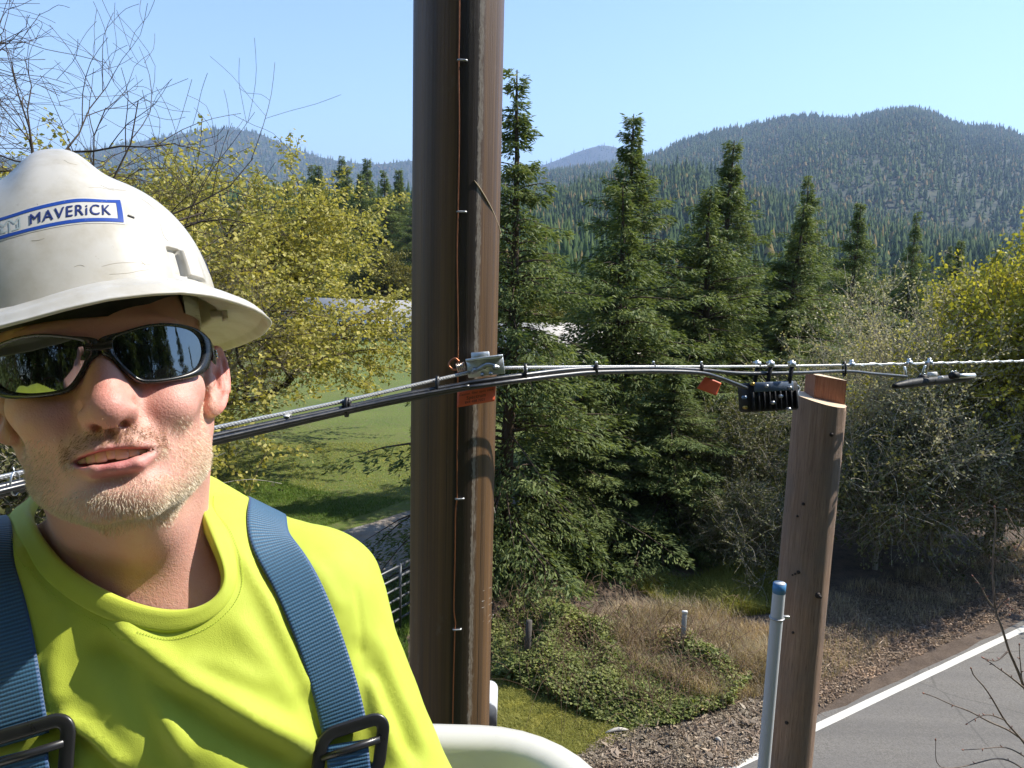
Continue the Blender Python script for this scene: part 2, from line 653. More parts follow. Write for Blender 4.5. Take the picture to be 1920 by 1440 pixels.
def broad(seed, H, spread, kids_n, leaf_n=0, leaf=.1, up=.35, trunk_r=.2, droop=.0, first=.28, wob_=.16, twig_r=.006, keep=None, lean=(0, 0), ratio=(.62, .85), low=0):
    """A broadleaf tree: trunk, limbs, boughs, twigs; leaves in small bunches along the outer twigs."""
    r = np.random.default_rng(seed)
    wood, tips = [], []
    M = len(kids_n)

    def grow(p, d, L, rad, lv):
        n = 7 if lv < 2 else (5 if lv < M - 1 else 4)
        P = [p]
        dd = d.copy()
        for _ in range(n - 1):
            dd = dd + r.normal(0, wob_, 3) + np.array([0, 0, up * .12 if lv < M - 1 else -droop * .25])
            dd /= np.linalg.norm(dd)
            P.append(P[-1] + dd * L / (n - 1))
        P = spline(np.array(P), n + 3) if lv >= M - 1 else np.array(P)
        n = len(P)
        if keep is not None and lv >= 2 and not keep(P[-1]): return
        re = rad * (.45 if lv == 0 else .35)
        wood.append(tube_q(P, np.maximum(np.linspace(rad, re, n), twig_r), 8 if lv == 0 else (6 if lv == 1 else (4 if lv < M else 3))))
        if lv >= M - 1: tips.append(P)
        if lv == M: return
        for i in range(kids_n[lv]):
            t_ = first + (1 - first) * (i + r.random()) / kids_n[lv] if lv == 0 else r.uniform(.25, 1.0)
            k = t_ * (n - 1); a = min(int(k), n - 2)
            q = P[a] + (P[a + 1] - P[a]) * (k - a)
            ax = unit(P[a + 1] - P[a])
            v = unit(np.cross(ax, r.normal(size=3)))
            if lv == 0:
                az = i * 2.4 + r.random()
                v = np.array([math.cos(az), math.sin(az), 0])
            sp_ = math.radians(r.uniform(32, 68)) * spread
            nd = unit(ax * math.cos(sp_) + v * math.sin(sp_) + np.array([0, 0, up * .3]))
            if lv == 0 and i < low: nd = unit(v + np.array([0, 0, r.uniform(.0, .22)])); t_ = max(t_, .12)
            grow(q, nd, L * r.uniform(*ratio) * (1.0 if lv else .95 - .35 * (t_ - first)), max(rad * (.55 if lv == 0 else .5) * (1 - .35 * t_), twig_r), lv + 1)

    grow(np.zeros(3), unit(np.array([lean[0], lean[1], 1.0])), H, trunk_r, 0)
    lv_ = None
    if leaf_n:
        C, D = [], []
        for P in tips:
            k = leaf_n
            t_ = r.uniform(.1, 1, k) * (len(P) - 1)
            a = np.minimum(t_.astype(int), len(P) - 2)
            q = P[a] + (P[a + 1] - P[a]) * (t_ - a)[:, None]
            # bunches round a few buds of each twig
            bud = P[r.integers(1, len(P), k)] + r.normal(0, leaf * .9, (k, 3))
            q = np.where(r.random((k, 1)) < .7, bud, q + r.normal(0, leaf * .4, (k, 3)))
            C.append(q)
            D.append(r.normal(0, .6, (k, 3)) + unit(P[-1] - P[0]) * .4 + np.array([0, 0, -.55 - droop]))
        C = np.concatenate(C); D = np.concatenate(D)
        L = leaf * r.uniform(.6, 1.3, len(C))
        lv_ = leaf_quads(C, D, r.normal(size=(len(C), 3)), L, L * .72)
    return join_q(wood), lv_


def plant(name, loc, wood, fol, wm, fm, label, cat, group=None, rz=0.0, s=1.0, crown='crown', wname='trunk'):
    """A tree or shrub as trunk and crown under an Empty at its foot."""
    rt = root(name, loc, label, cat, group)
    a = obj(wname, wood[0] + np.array(loc), wood[1], wm, rt)
    b = None
    if fol is not None:
        b = obj(crown, fol[0] + np.array(loc), fol[1], fm, rt, smooth=False)
        b['kind'] = 'stuff'
    rt.rotation_euler = (0, 0, rz); rt.scale = (s, s, s) if np.isscalar(s) else s
    return rt


def again(rt, loc, label, rz, s, group=None):
    c = copy_tree(rt)
    c.location = tuple(float(v) for v in loc); c.rotation_euler = (0, 0, rz); c.scale = (s, s, s) if np.isscalar(s) else s
    c['label'] = label
    if group: c['group'] = group
    return c


# ================================================================== the setting: ground, road, hills, houses
def gz(x, y):
    """Level of the ground: flat by the road, falling gently away over the field."""
    return -.030 * np.clip(np.asarray(y, float) - 26, 0, 120) - .0 * np.asarray(x, float)


t = NT('grass_ground')
oc = t.coord()
n1 = t.noise(oc, .35, 6, .6); n2 = t.noise(oc, 6, 6, .7); n3 = t.noise(oc, 40, 3, .7); n4 = t.noise(oc, .10, 4)
g = t.mix(t.rng(n1, .35, .65), (.110, .160, .020), (.170, .215, .030))
g = t.mix(t.rng(n4, .45, .62, 0, .6), g, (.165, .185, .030))
g = t.mix(t.rng(n2, .46, .64, 0, .75), g, (.19, .16, .075))
g = t.mix(t.rng(n3, .3, .75, 0, .55), g, (.045, .085, .010))
t.bsdf(Base_Color=g, Roughness=.95, Normal=t.bump(t.math('ADD', n2, n3), .9, .05))
GRASSM = t.m
xs = np.concatenate([-np.geomspace(9000, 60, 26), np.linspace(-55, 55, 56), np.geomspace(60, 9000, 26)])
ys = np.concatenate([-np.geomspace(9000, 60, 20), np.linspace(-55, 110, 80), np.geomspace(118, 12000, 28)])
X, Y = np.meshgrid(xs, ys, indexing='ij')
V = np.stack([X, Y, gz(X, Y) + .0 * X], -1).reshape(-1, 3)
o = obj('ground', V, grid_faces(len(xs), len(ys)), GRASSM); o['kind'] = 'structure'

# ---- the road: asphalt, edge line, earth shoulder, gravel drive
RA, RBp = G(1520, 1370)[:2], G(1920, 1180)[:2]
RD = (RBp - RA) / np.linalg.norm(RBp - RA)
RN = np.array([RD[1], -RD[0]])                   # from the line towards the carriageway
def rp(s, n, z):
    q = RA + RD * s + RN * n
    return np.array([q[0], q[1], z])


t = NT('asphalt')
oc = t.coord()
a1 = t.noise(oc, 48, 6, .8); a2 = t.noise(oc, 1.2, 5, .6); a3 = t.n('TexVoronoi', Vector=oc, Scale=160.0).outputs['Distance']
c = t.mix(t.rng(a1, .36, .64), (.095, .087, .077), (.240, .222, .196))
c = t.mix(t.rng(a2, .4, .7, 0, .5), c, (.16, .15, .14))
ang = math.atan2(RD[1], RD[0])
crk = t.n('TexVoronoi', Vector=t.mix(.12, oc, t.n('TexNoise', Vector=oc, Scale=2.0).outputs['Color']), Scale=.55, _feature='DISTANCE_TO_EDGE').outputs['Distance']
c = t.mix(t.rng(crk, .010, .003, 0, .35), c, (.035, .032, .030))
wl = t.noise(t.mapping(oc, (.05, 1.1, 1), (0, 0, -ang)), 1.5, 4)
c = t.mix(t.rng(wl, .45, .65, 0, .45), c, (.10, .095, .09))
t.bsdf(Base_Color=c, Roughness=.9, Normal=t.bump(t.math('ADD', a1, a3), .5, .006))
ASPH = t.m
S = np.concatenate([np.linspace(-120, -8, 20), np.linspace(-7, 40, 95), np.linspace(42, 200, 30)])
def strip(name, s_, edges, z, m_, seed=0, ragged=(0, 0), kind='structure', n=9):
    r = np.random.default_rng(seed)
    V = []
    for q in s_:
        a = edges[0] + ragged[0] * (r.random() - .5); b = edges[1] + ragged[1] * (r.random() - .5)
        for k in np.linspace(0, 1, n): V.append(rp(q, a + (b - a) * k, z))
    o_ = obj(name, np.array(V), grid_faces(len(s_), n), m_)
    o_['kind'] = kind
    return o_


strip('road', S, (-.16, 7.2), .010, ASPH, 1, (.10, .0))
t = NT('white_road_paint')
oc = t.coord()
w = t.noise(oc, 60, 6, .75)
t.bsdf(Base_Color=t.mix(t.rng(w, .53, .66), (.66, .64, .57), (.26, .245, .22)), Roughness=.7)
strip('road_edge_line', S, (-.062, .062), .014, t.m, 2, (.006, .006), n=2)
YL = simple('yellow_road_paint', (.55, .36, .04), .7, var=.2)
strip('road_centre_line', S, (3.40, 3.52), .014, YL, 2, (.006, .006), n=2)
t = NT('earth_and_litter')
oc = t.coord()
e1 = t.noise(oc, 3, 6, .65); e2 = t.noise(oc, 30, 6, .75); e3 = t.noise(oc, 120, 3)
c = t.mix(t.rng(e1, .35, .65), (.125, .085, .060), (.250, .180, .128))
c = t.mix(t.rng(e2, .45, .7, 0, .8), c, (.27, .205, .155))
c = t.mix(t.rng(e2, .42, .30, 0, .8), c, (.045, .033, .024))
t.bsdf(Base_Color=c, Roughness=.95, Normal=t.bump(t.math('ADD', e2, e3), 1.0, .04))
EARTH = t.m
strip('roadside_ground', S, (-5.6, -.10), .005, EARTH, 3, (1.2, .0), n=11)

t = NT('gravel_drive')
oc = t.coord()
v1 = t.n('TexVoronoi', Vector=oc, Scale=34.0); v2 = t.noise(oc, .9, 5); v3 = t.noise(oc, 60, 4, .7)
c = t.mix(t.rng(v3, .3, .7), (.21, .195, .180), (.34, .32, .29))
c = t.mix(t.rng(v2, .42, .62), c, (.27, .215, .165))
t.bsdf(Base_Color=c, Roughness=.95, Normal=t.bump(t.math('ADD', v1.outputs['Distance'], v3), .8, .02))
D0, D1 = G(640, 1003)[:2], G(766, 958)[:2]
DD = (D1 - D0) / np.linalg.norm(D1 - D0); DN = np.array([DD[1], -DD[0]])
r = np.random.default_rng(5)
V = []
for s_ in np.linspace(-17, 24, 60):
    cv = .010 * max(0, s_ - 3) ** 2
    for k in np.linspace(0, 1, 9):
        e = (.35 * (r.random() - .5)) if k in (0, 1) else 0
        q = D0 + DD * s_ + DN * (k * 3.1 + e + cv)
        V.append((q[0], q[1], .009 + gz(q[0], q[1])))
o = obj('driveway', np.array(V), grid_faces(60, 9), t.m); o['kind'] = 'structure'

# ---- hills
def catmull2(P, n): return spline(np.array(P, float), n)


def hill_surface(crest, D, seed, near=.42, rough=.05, n=150, m_=46, zb=-9.0, dvar=.0, prof=1.0):
    """A ridge seen at pixels crest, D metres off: front slope, crest, back slope."""
    r = np.random.default_rng(seed)
    Q = catmull2(crest, n)
    C = np.array([U(x, y, D * (1 + dvar * math.sin(x * .006 + seed))) for x, y in Q])
    hor = C[:, :2] - CAM[:2]
    rows = []
    for t_ in np.linspace(0, 1, m_):
        f = near + (1 - near) * t_
        z = zb + (C[:, 2] - zb) * (t_ ** prof) * (1.0 - .0 * t_)
        rows.append(np.column_stack([hor * f, z]))
    for t_ in np.linspace(.1, 1, 8):
        rows.append(np.column_stack([hor * (1 + .35 * t_), C[:, 2] + (zb - C[:, 2]) * t_]))
    A = np.array(rows)
    t_ = np.concatenate([np.linspace(0, 1, m_), np.zeros(8)])[:, None]
    # spurs and gullies that run down the face
    az = np.arctan2(A[..., 0], A[..., 1])
    sp_ = sum(np.sin(az * k_ + r.random() * 6.28 + 2.5 * t_ * (r.random() - .5) * 2) / k_ ** .7 for k_ in (5, 9, 17, 31, 53)) * 2.6
    A[..., 2] += rough * (C[:, 2] - zb)[None] * sp_ * np.sin(np.pi * np.clip(t_, 0, 1)) * .9
    A[..., :2] += CAM[:2]
    return A


def forest_mat(name, a, b, warm, wp=.06):
    t = NT(name)
    rnd = t.n('NewGeometry').outputs['Random Per Island']
    cl = t.noise(t.coord(), .010, 5, .6)
    big = t.noise(t.coord(), .0035, 4, .6)
    c = t.mix(rnd, a, b)
    c = t.mix(t.rng(big, .42, .62, 0, .8), c, t.mix(1.0, c, (1.75, 1.55, 1.2), 'MULTIPLY'))
    wsel = t.math('GREATER_THAN', t.math('ADD', rnd, t.rng(cl, .3, .75, -.12, .30)), 1.0 - wp)
    c = t.mix(wsel, c, warm)
    bb = t.bsdf(Base_Color=c, Roughness=.9)
    bb.inputs['Specular IOR Level'].default_value = .1
    return t.m


def far_trees(A, n, hmin, hmax, seed, m_, name, tiers=2, sides=5, broadp=.30, lo=0.0, wr=.20, tmax=None):
    r = np.random.default_rng(seed)
    mI, nJ = (A.shape[0] - 8 if tmax is None else tmax), A.shape[1]
    # even density by area: weight the rows by their distance
    wi = np.linalg.norm(A[:mI, nJ // 2, :2], axis=1); wi = wi / wi.sum()
    i = r.choice(mI - 1, n, p=wi[:-1] / wi[:-1].sum()); j = r.integers(0, nJ - 1, n)
    a, b = r.random(n), r.random(n)
    P = (A[i, j].T * (1 - a) * (1 - b) + A[i + 1, j].T * a * (1 - b) + A[i, j + 1].T * (1 - a) * b + A[i + 1, j + 1].T * a * b).T
    H = r.uniform(hmin, hmax, n) * r.choice([1, .70, 1.2, .45], n, p=[.45, .25, .15, .15])
    br = r.random(n) < broadp
    H = np.where(br, H * .6, H)
    W = np.where(br, H * .42, H * r.uniform(wr * .8, wr * 1.2, n))
    an = np.linspace(0, 2 * np.pi, sides, endpoint=False)
    Vs, Fs, n0 = [], [], 0
    per = tiers * (sides + 1)
    V = np.zeros((n, per, 3)); k = 0
    F = []
    for q in range(tiers):
        zb_, zt = q / tiers * .80, min(1.0, (q + 1.75) / (tiers + .0))
        zt = 1.0 if q == tiers - 1 else zt * .9
        wq = (1 - q / tiers) ** .85
        rad = W[:, None] * wq * r.uniform(.40, 1.35, (n, sides))
        rot = r.random(n)[:, None] * 6.28
        zl = np.where(br, .30 + .30 * q / tiers, zb_ + .06)
        V[:, k:k + sides, 0] = P[:, None, 0] + rad * np.cos(an + rot)
        V[:, k:k + sides, 1] = P[:, None, 1] + rad * np.sin(an + rot)
        V[:, k:k + sides, 2] = P[:, None, 2] + (H * zl)[:, None] + (H * .27 / tiers)[:, None] * r.normal(0, 1, (n, sides)) * .6
        V[:, k + sides] = P + np.array([0, 0, 1.0]) * (H * zt)[:, None]
        F += [(k + s_, k + (s_ + 1) % sides, k + sides) for s_ in range(sides)]
        k += sides + 1
    V = V.reshape(-1, 3)
    F = (np.array(F)[None] + (np.arange(n) * per)[:, None, None]).reshape(-1, 3)
    o_ = obj(name, V, F, m_, smooth=False)
    o_['kind'] = 'stuff'
    return o_


t = NT('forest_floor')
n = t.noise(t.coord(), .03, 5, .6)
t.bsdf(Base_Color=t.mix(t.rng(n, .35, .65), (.022, .036, .016), (.060, .065, .030)), Roughness=1.0)
FLOOR = t.m
FOR_D = forest_mat('dark_forest', (.024, .048, .018), (.056, .086, .028), (.16, .125, .045), .03)
FOR_M = forest_mat('mountain_forest', (.030, .056, .022), (.054, .084, .030), (.17, .125, .050), .02)
HILLS = [
    # crest, distance, seed, near, forest (count, hmin, hmax), name
    ([(-700, 340), (-400, 300), (-150, 285), (30, 300), (130, 290), (280, 262), (400, 243), (470, 247), (510, 261), (560, 282), (620, 299), (700, 308), (780, 301), (860, 305), (930, 322), (1010, 352), (1150, 380)], 4600, 3, .36, (13000, 24, 38), 'ridge_hill'),
    ([(860, 380), (930, 345), (985, 321), (1040, 302), (1095, 281), (1135, 273), (1175, 285), (1240, 318), (1330, 345)], 6400, 4, .6, (3000, 30, 44), 'distant_hill'),
    ([(820, 372), (900, 350), (980, 333), (1050, 322), (1120, 313), (1180, 304), (1240, 287), (1280, 268), (1330, 251), (1390, 240), (1450, 226), (1510, 218), (1590, 224), (1650, 213), (1715, 207), (1765, 221), (1810, 238), (1860, 239), (1900, 250), (1960, 280), (2100, 300), (2400, 340)], 2700, 5, .30, (30000, 14, 25), 'mountain'),
    ([(860, 420), (960, 400), (1060, 372), (1150, 345), (1240, 330), (1330, 335), (1430, 372), (1540, 392), (1640, 420), (1740, 442), (1830, 458), (1930, 470), (2100, 480), (2400, 470)], 1050, 6, .34, (10000, 17, 27), 'wooded_hill'),
    ([(-500, 380), (-200, 390), (100, 400), (300, 390), (450, 385), (540, 392), (610, 408), (690, 400), (780, 395), (880, 410), (1000, 440), (1150, 480)], 640, 7, .34, (5600, 15, 25), 'wooded_slope'),
]
for crest, D, sd, near, (cnt, h0, h1), nm in HILLS:
    A = hill_surface(crest, D, sd, near, rough=.055 if D > 2000 else .045)
    o = obj(nm, A.reshape(-1, 3), grid_faces(A.shape[0], A.shape[1]), FLOOR); o['kind'] = 'structure'
    far_trees(A, cnt, h0, h1, sd + 20, FOR_M if D > 2000 else FOR_D, 'forest', tiers=3 if D > 2000 else 5, sides=5 if D > 2000 else 7)

# ---- air
hz = bpy.data.materials.new('valley_haze'); hz.use_nodes = True
hn = hz.node_tree; hn.nodes.clear()
ho = hn.nodes.new('ShaderNodeOutputMaterial'); pv = hn.nodes.new('ShaderNodeVolumePrincipled')
pv.inputs['Color'].default_value = (.47, .64, 1.0, 1)
pv.inputs['Density'].default_value = 1.2e-4
pv.inputs['Anisotropy'].default_value = .15
hn.links.new(pv.outputs[0], ho.inputs['Volume'])
mb = MB().box((0, 2500, 640), (11000, 10500, 655))
o = mb.build('haze', hz, smooth=False); o['kind'] = 'stuff'
o.location = (0, 0, 0)

# ---- houses across the field
ROOF = simple('grey_roof', (.30, .29, .28), .8, var=.15, scale=2)
ROOFT = simple('tan_metal_roof', (.62, .55, .46), .6, var=.08, scale=2)
SIDING = simple('pale_blue_siding', (.36, .40, .43), .7)
WHITE = simple('white_siding', (.72, .73, .74), .6, var=.05)
GLS = simple('window_glass', (.03, .035, .04), .08)
def house(loc, rz, w_, d_, h_, rh, wall_m, roof_m, label, nwin, awning=False):
    rt = root('house', loc, label, 'house')
    L0 = np.array(loc)
    mb = MB().box(L0 + (0, 0, h_ / 2), (w_ / 2, d_ / 2, h_ / 2)); wl_ = mb.build('wall', wall_m, rt, smooth=False)
    a, b = w_ / 2 + .4, d_ / 2 + .5
    V = np.array([(-a, -b, h_ - .12), (a, -b, h_ - .12), (a, 0, h_ + rh), (-a, 0, h_ + rh), (-a, b, h_ - .12), (a, b, h_ - .12),
                  (-a, -b, h_ + .03), (a, -b, h_ + .03), (a, 0, h_ + rh + .16), (-a, 0, h_ + rh + .16), (-a, b, h_ + .03), (a, b, h_ + .03)]) + L0
    F = [(6, 7, 8, 9), (9, 8, 11, 10), (0, 3, 2, 1), (3, 4, 5, 2), (0, 1, 7, 6), (4, 10, 11, 5), (0, 6, 9, 3), (3, 9, 10, 4), (1, 2, 8, 7), (2, 5, 11, 8)]
    obj('roof', V, F, roof_m, rt, smooth=False)
    for i in range(nwin):
        x = -w_ / 2 + w_ * (i + .5) / nwin
        wd = .55 if i % 3 else .8
        mb = MB()
        for (cx, cz, hx, hz_) in ((0, .55, wd + .06, .05), (0, -.55, wd + .06, .05), (wd, 0, .05, .5), (-wd, 0, .05, .5)):
            mb.box(L0 + (x + cx, -d_ / 2 - .03, h_ * .55 + cz), (hx, .05, hz_))
        fr = mb.build('window', WHITE, rt, smooth=False)
        mb = MB().box(L0 + (x, -d_ / 2 - .02, h_ * .55), (wd - .05, .02, .5)); mb.build('pane', GLS, fr, smooth=False)
    for s in (-1, 1):   # gable ends
        V = np.array([(s * w_ / 2, -d_ / 2, h_), (s * w_ / 2, d_ / 2, h_), (s * w_ / 2, 0, h_ + rh - .05)]) + L0 + np.array([s * .002, 0, 0])
        V2 = V + np.array([-s * .1, 0, 0])
        obj('gable', np.concatenate([V, V2]), [(0, 1, 2), (5, 4, 3), (0, 3, 4, 1), (1, 4, 5, 2), (2, 5, 3, 0)], wall_m, rt, smooth=False)
    if awning:
        mb = MB().box(L0 + (awning, -d_ / 2 - .9, h_ * .82), (1.4, .9, .05), np.array([[1, 0, 0], [0, .97, .22], [0, -.22, .97]])); aw = mb.build('awning', WHITE, rt, smooth=False)
        for s in (-1, 1):
            mb = MB().box(L0 + (awning + s * 1.25, -d_ / 2 - 1.6, h_ * .35), (.05, .05, h_ * .35)); mb.build('awning_post', WHITE, aw, smooth=False)
    rt.rotation_euler = (0, 0, rz)
    return rt


hp = U(704, 655, 80.0); hp[2] = float(gz(0, hp[1]))
house(hp, -.10, 16, 7, 2.6, 1.3, SIDING, ROOF, 'long low house with grey roof and blue siding across the lawn', 7, awning=1.6)
hp = U(1052, 700, 37.0); hp[2] = float(gz(0, hp[1]))
house(hp, .35, 6.5, 5.5, 2.9, 1.0, WHITE, ROOFT, 'white house with tan roof glimpsed between the conifers', 4)
# ================================================================== poles, cables and fittings
def wood_pole_mat(name, c1, c2, c3, knots=True):
    t = NT(name)
    uv = t.n('UVMap').outputs[0]
    gr = t.noise(t.mapping(uv, (26, 1.1, 1)), 3.2, 7, .65, .4)
    g2 = t.noise(t.mapping(uv, (110, 2.2, 1)), 2.4, 5, .7)
    bl = t.noise(t.mapping(uv, (3, 1.6, 1)), 1.6, 5, .6)
    c = t.mix(t.rng(gr, .32, .68), c1, c2)
    c = t.mix(t.rng(bl, .4, .65, 0, .75), c, c3)
    c = t.mix(t.rng(g2, .56, .66, 0, .9), c, tuple(v * .35 for v in c1))
    t.bsdf(Base_Color=c, Roughness=.85, Normal=t.bump(t.math('ADD', gr, g2), .6, .006))
    return t.m


# ---- the near pole
PB = U(851, 720, 2.62)
PR = .148
PTOP, PBOT = CAMZ + 3.2, -.6
d0 = PB[:2] - CAM[:2]; PANG = math.atan2(-d0[1], -d0[0])          # direction from the pole towards the lens
t = NT('stained_shaded_pole_wood')
uv = t.n('UVMap').outputs[0]
sx = t.n('SeparateXYZ', Vector=uv)
u = sx.outputs[0]
gr = t.noise(t.mapping(uv, (60, .5, 1)), 2.2, 7, .62, .3)
st_ = t.noise(t.mapping(uv, (14, .12, 1)), 2.0, 4, .6)
rag = t.noise(t.mapping(uv, (40, 9, 1)), 2.0, 6, .75)
rag2 = t.noise(t.mapping(uv, (90, 22, 1)), 2.0, 4, .75)
fi = t.noise(t.mapping(uv, (300, 60, 1)), 3.0, 3, .7)
col = t.mix(t.rng(gr, .3, .7), (.110, .058, .025), (.195, .104, .040))
col = t.mix(t.rng(st_, .35, .65, 0, .7), col, (.050, .034, .026))
# shade put into the colour: a dark band beside the ground wire
shade_band = t.math('MULTIPLY', t.rng(u, -.002, .004), t.rng(t.math('ADD', u, t.math('MULTIPLY', t.math('SUBTRACT', rag, .5), .030)), .074, .066))
col = t.mix(t.math('MULTIPLY', shade_band, .82), col, (.018, .014, .012))
# grey weathered scrape
scr = t.math('MULTIPLY', t.rng(t.math('ADD', u, t.math('MULTIPLY', t.math('SUBTRACT', rag2, .5), .030)), .0665, .0705), t.rng(t.math('ADD', u, t.math('MULTIPLY', t.math('SUBTRACT', rag, .5), .060)), .0865, .0800))
col = t.mix(t.math('MULTIPLY', scr, t.rng(rag2, .35, .55, .15, .75)), col, (.30, .265, .22))
sp_ = t.rng(t.noise(t.mapping(uv, (30, 10, 1)), 2.0, 6, .8), .72, .76)
col = t.mix(t.math('MULTIPLY', sp_, .5), col, (.36, .33, .28))
chk = t.noise(t.mapping(uv, (52, .13, 1), (0, 0, .004)), 2.2, 4, .6, .2)
col = t.mix(t.rng(chk, .655, .675, 0, .8), col, (.016, .012, .010))
col = t.mix(t.rng(t.noise(t.mapping(uv, (9, 3, 1)), 2.0, 7, .75), .60, .70, 0, .35), col, (.21, .17, .13))
b = t.bsdf(Base_Color=col, Roughness=t.rng(gr, .3, .7, .36, .56), Normal=t.bump(t.math('ADD', t.math('ADD', gr, t.math('MULTIPLY', st_, .8)), t.math('SUBTRACT', t.math('MULTIPLY', fi, .4), t.math('MULTIPLY', t.rng(chk, .64, .68), 1.5))), .34, .004))
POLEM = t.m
pole = root('utility_pole', (PB[0], PB[1], 0), 'tall brown utility pole with copper ground wire, close in front of the bucket', 'utility pole')
na, nz = 96, 220
an = np.linspace(-np.pi, np.pi, na)
zz = np.linspace(PBOT, PTOP, nz)
A, Z = np.meshgrid(an, zz, indexing='ij')
rr = PR * (1 - .006 * (Z - CAMZ)) + .0012 * np.sin(A * 5 + .3 * Z) + .0009 * np.sin(A * 11 - .5 * Z)
V = np.stack([PB[0] + rr * np.cos(PANG + A), PB[1] + rr * np.sin(PANG + A), Z], -1).reshape(-1, 3)
UVp = np.stack([A * PR, Z], -1).reshape(-1, 2)
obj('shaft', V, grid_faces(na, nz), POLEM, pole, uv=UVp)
def pole_pt(px, py, lift=0.0):
    """Point of the pole's face behind a photo pixel."""
    v = ray(px, py)
    a = v[0] ** 2 + v[1] ** 2; e = CAM[:2] - PB[:2]
    R_ = PR + lift
    b_ = v[0] * e[0] + v[1] * e[1]; c_ = e @ e - R_ * R_
    ds = b_ * b_ - a * c_
    t_ = (-b_ - math.sqrt(max(ds, 0))) / a
    return v * t_ + CAM
COPPER = simple('weathered_copper', (.42, .17, .09), .42, .8, var=.3, scale=80)
GALV = simple('galvanised_steel', (.68, .70, .69), .38, .85, var=.2, scale=60, bump=.15)
STEELB = simple('dull_bolt_steel', (.40, .41, .42), .45, .85, var=.3, scale=90)
WIRE = [(862, -60), (861, 60), (860, 120), (861, 240), (859, 380), (857, 470), (858, 560), (859, 640), (858, 700), (858, 760), (857, 860), (857, 930), (854, 960), (853, 1040), (851, 1140), (854, 1165), (853, 1180), (851, 1240), (849, 1340), (848, 1420), (846, 1600), (845, 1800)]
P = spline(np.array([pole_pt(x, y, .0020) for x, y in WIRE]), 160)
P = np.concatenate([np.column_stack([np.full(6, P[0, 0]), np.full(6, P[0, 1]), np.linspace(PTOP - .05, P[0, 2] + .1, 6)]), P])
V, F = tube(P, .0023, 8)
obj('ground_wire', V, F, COPPER, pole)
for (x, y) in ((867, 113), (866, 397), (862, 935), (857, 1180)):
    c_ = pole_pt(x, y, .004); nrm = np.array([*(c_[:2] - PB[:2]), 0]); nrm /= np.linalg.norm(nrm); tg = np.array([-nrm[1], nrm[0], 0])
    P = spline(np.array([c_ - tg * .014 - nrm * .006, c_ - tg * .012 + nrm * .003, c_ + nrm * .004, c_ + tg * .012 + nrm * .003, c_ + tg * .014 - nrm * .006]), 14)
    V, F = tube(P, .0034, 7); obj('staple', V, F, STEELB, pole)
PALE = simple('pale_mark_wood', (.42, .33, .22), .8)
P = np.array([pole_pt(*q, .0002) for q in spline(np.array([(889, 338), (903, 358), (920, 388), (932, 416), (940, 441)], float), 20)])
V, F = tube(P, np.concatenate([[.0006], np.full(18, .0022), [.0006]]), 6); obj('pale_mark', V, F, PALE, pole)  # thin pale curve laid on the face of the pole
for pts in ([(905, 1108), (922, 1100)], [(903, 1128), (920, 1120)], [(903, 1140), (922, 1130)], [(905, 1165), (920, 1150)], [(912, 1172), (925, 1152)], [(926, 952), (928, 962)], [(871, 1330), (871, 1338)]):
    P = np.array([pole_pt(*q, .0001) for q in spline(np.array(pts, float), 8)])
    V, F = tube(P, .0018, 5); obj('paint_scuff', V, F, simple('pale_scuff', (.5, .46, .40), .8), pole)
# galvanised clamp bolted to the pole
def axes(px0, px1, d0, d1):
    """Axes along a line between two sight points; second axis up, third towards the lens."""
    a, b_ = U(*px0, d0), U(*px1, d1)
    e1 = unit(b_ - a); e3 = unit(CAM - (a + b_) / 2); e2 = unit(np.cross(e3, e1)); e3 = np.cross(e1, e2)
    return (a + b_) / 2, np.array([e1, e2, e3]), np.linalg.norm(b_ - a)
c_, ax, L_ = axes((884, 673), (918, 671), 2.452, 2.452)
bp = MB().box(c_, (L_ / 2, .021, .010), ax, .002).build('clamp_backing', GALV, pole, smooth=False)
c_, ax, L_ = axes((876, 692), (945, 683), 2.425, 2.425)
mb = MB().box(c_, (L_ / 2, .030, .006), ax, .002)
mb.box(c_ + ax[1] * .028 + ax[2] * .014, (L_ / 2, .0045, .016), ax, .0015)
clp = mb.build('strand_clamp', GALV, pole, smooth=False)
for k_, (dx, dz) in enumerate(((-.036, -.006), (-.005, .002), (.030, -.006), (-.014, -.024), (.014, -.024))):
    q = c_ + ax[0] * dx + ax[1] * dz
    mb = MB()
    mb.tube([q + ax[2] * .004, q + ax[2] * .016], .0105 if k_ < 3 else .007, 6)
    mb.tube([q + ax[2] * .014, q + ax[2] * .030], .0058, 10)
    mb.build('bolt', STEELB, clp, smooth=False)
P = spline(np.array([c_ - ax[0] * .045 - ax[1] * .012 + ax[2] * .014, c_ - ax[0] * .02 - ax[1] * .004 + ax[2] * .022, c_ + ax[0] * .01 + ax[1] * .006 + ax[2] * .024, c_ + ax[0] * .042 - ax[1] * .010 + ax[2] * .016]), 16)
V, F = tube(P, .0075, 8); obj('clamp_jaw', V, F, STEELB, clp)
q = [(861, 678), (853, 672), (844, 678), (842, 686), (850, 693), (860, 691), (866, 686)]
V, F = tube(spline(np.array([U(*p_, 2.43 - .002 * i) for i, p_ in enumerate(q)]), 40), .0036, 8); obj('wire_loop', V, F, COPPER, pole)
cw, axw, Lw = axes((857, 690), (871, 687), 2.422, 2.422)
hx = np.linspace(0, 1, 90)
P = cw + axw[0] * ((hx - .5) * Lw)[:, None] + axw[1] * (.0125 * np.cos(hx * 2 * np.pi * 4))[:, None] + axw[2] * (.0095 * np.sin(hx * 2 * np.pi * 4))[:, None]
V, F = tube(P, .0030, 7); obj('wire_wrap', V, F, simple('bright_copper', (.72, .56, .44), .3, .85), pole)

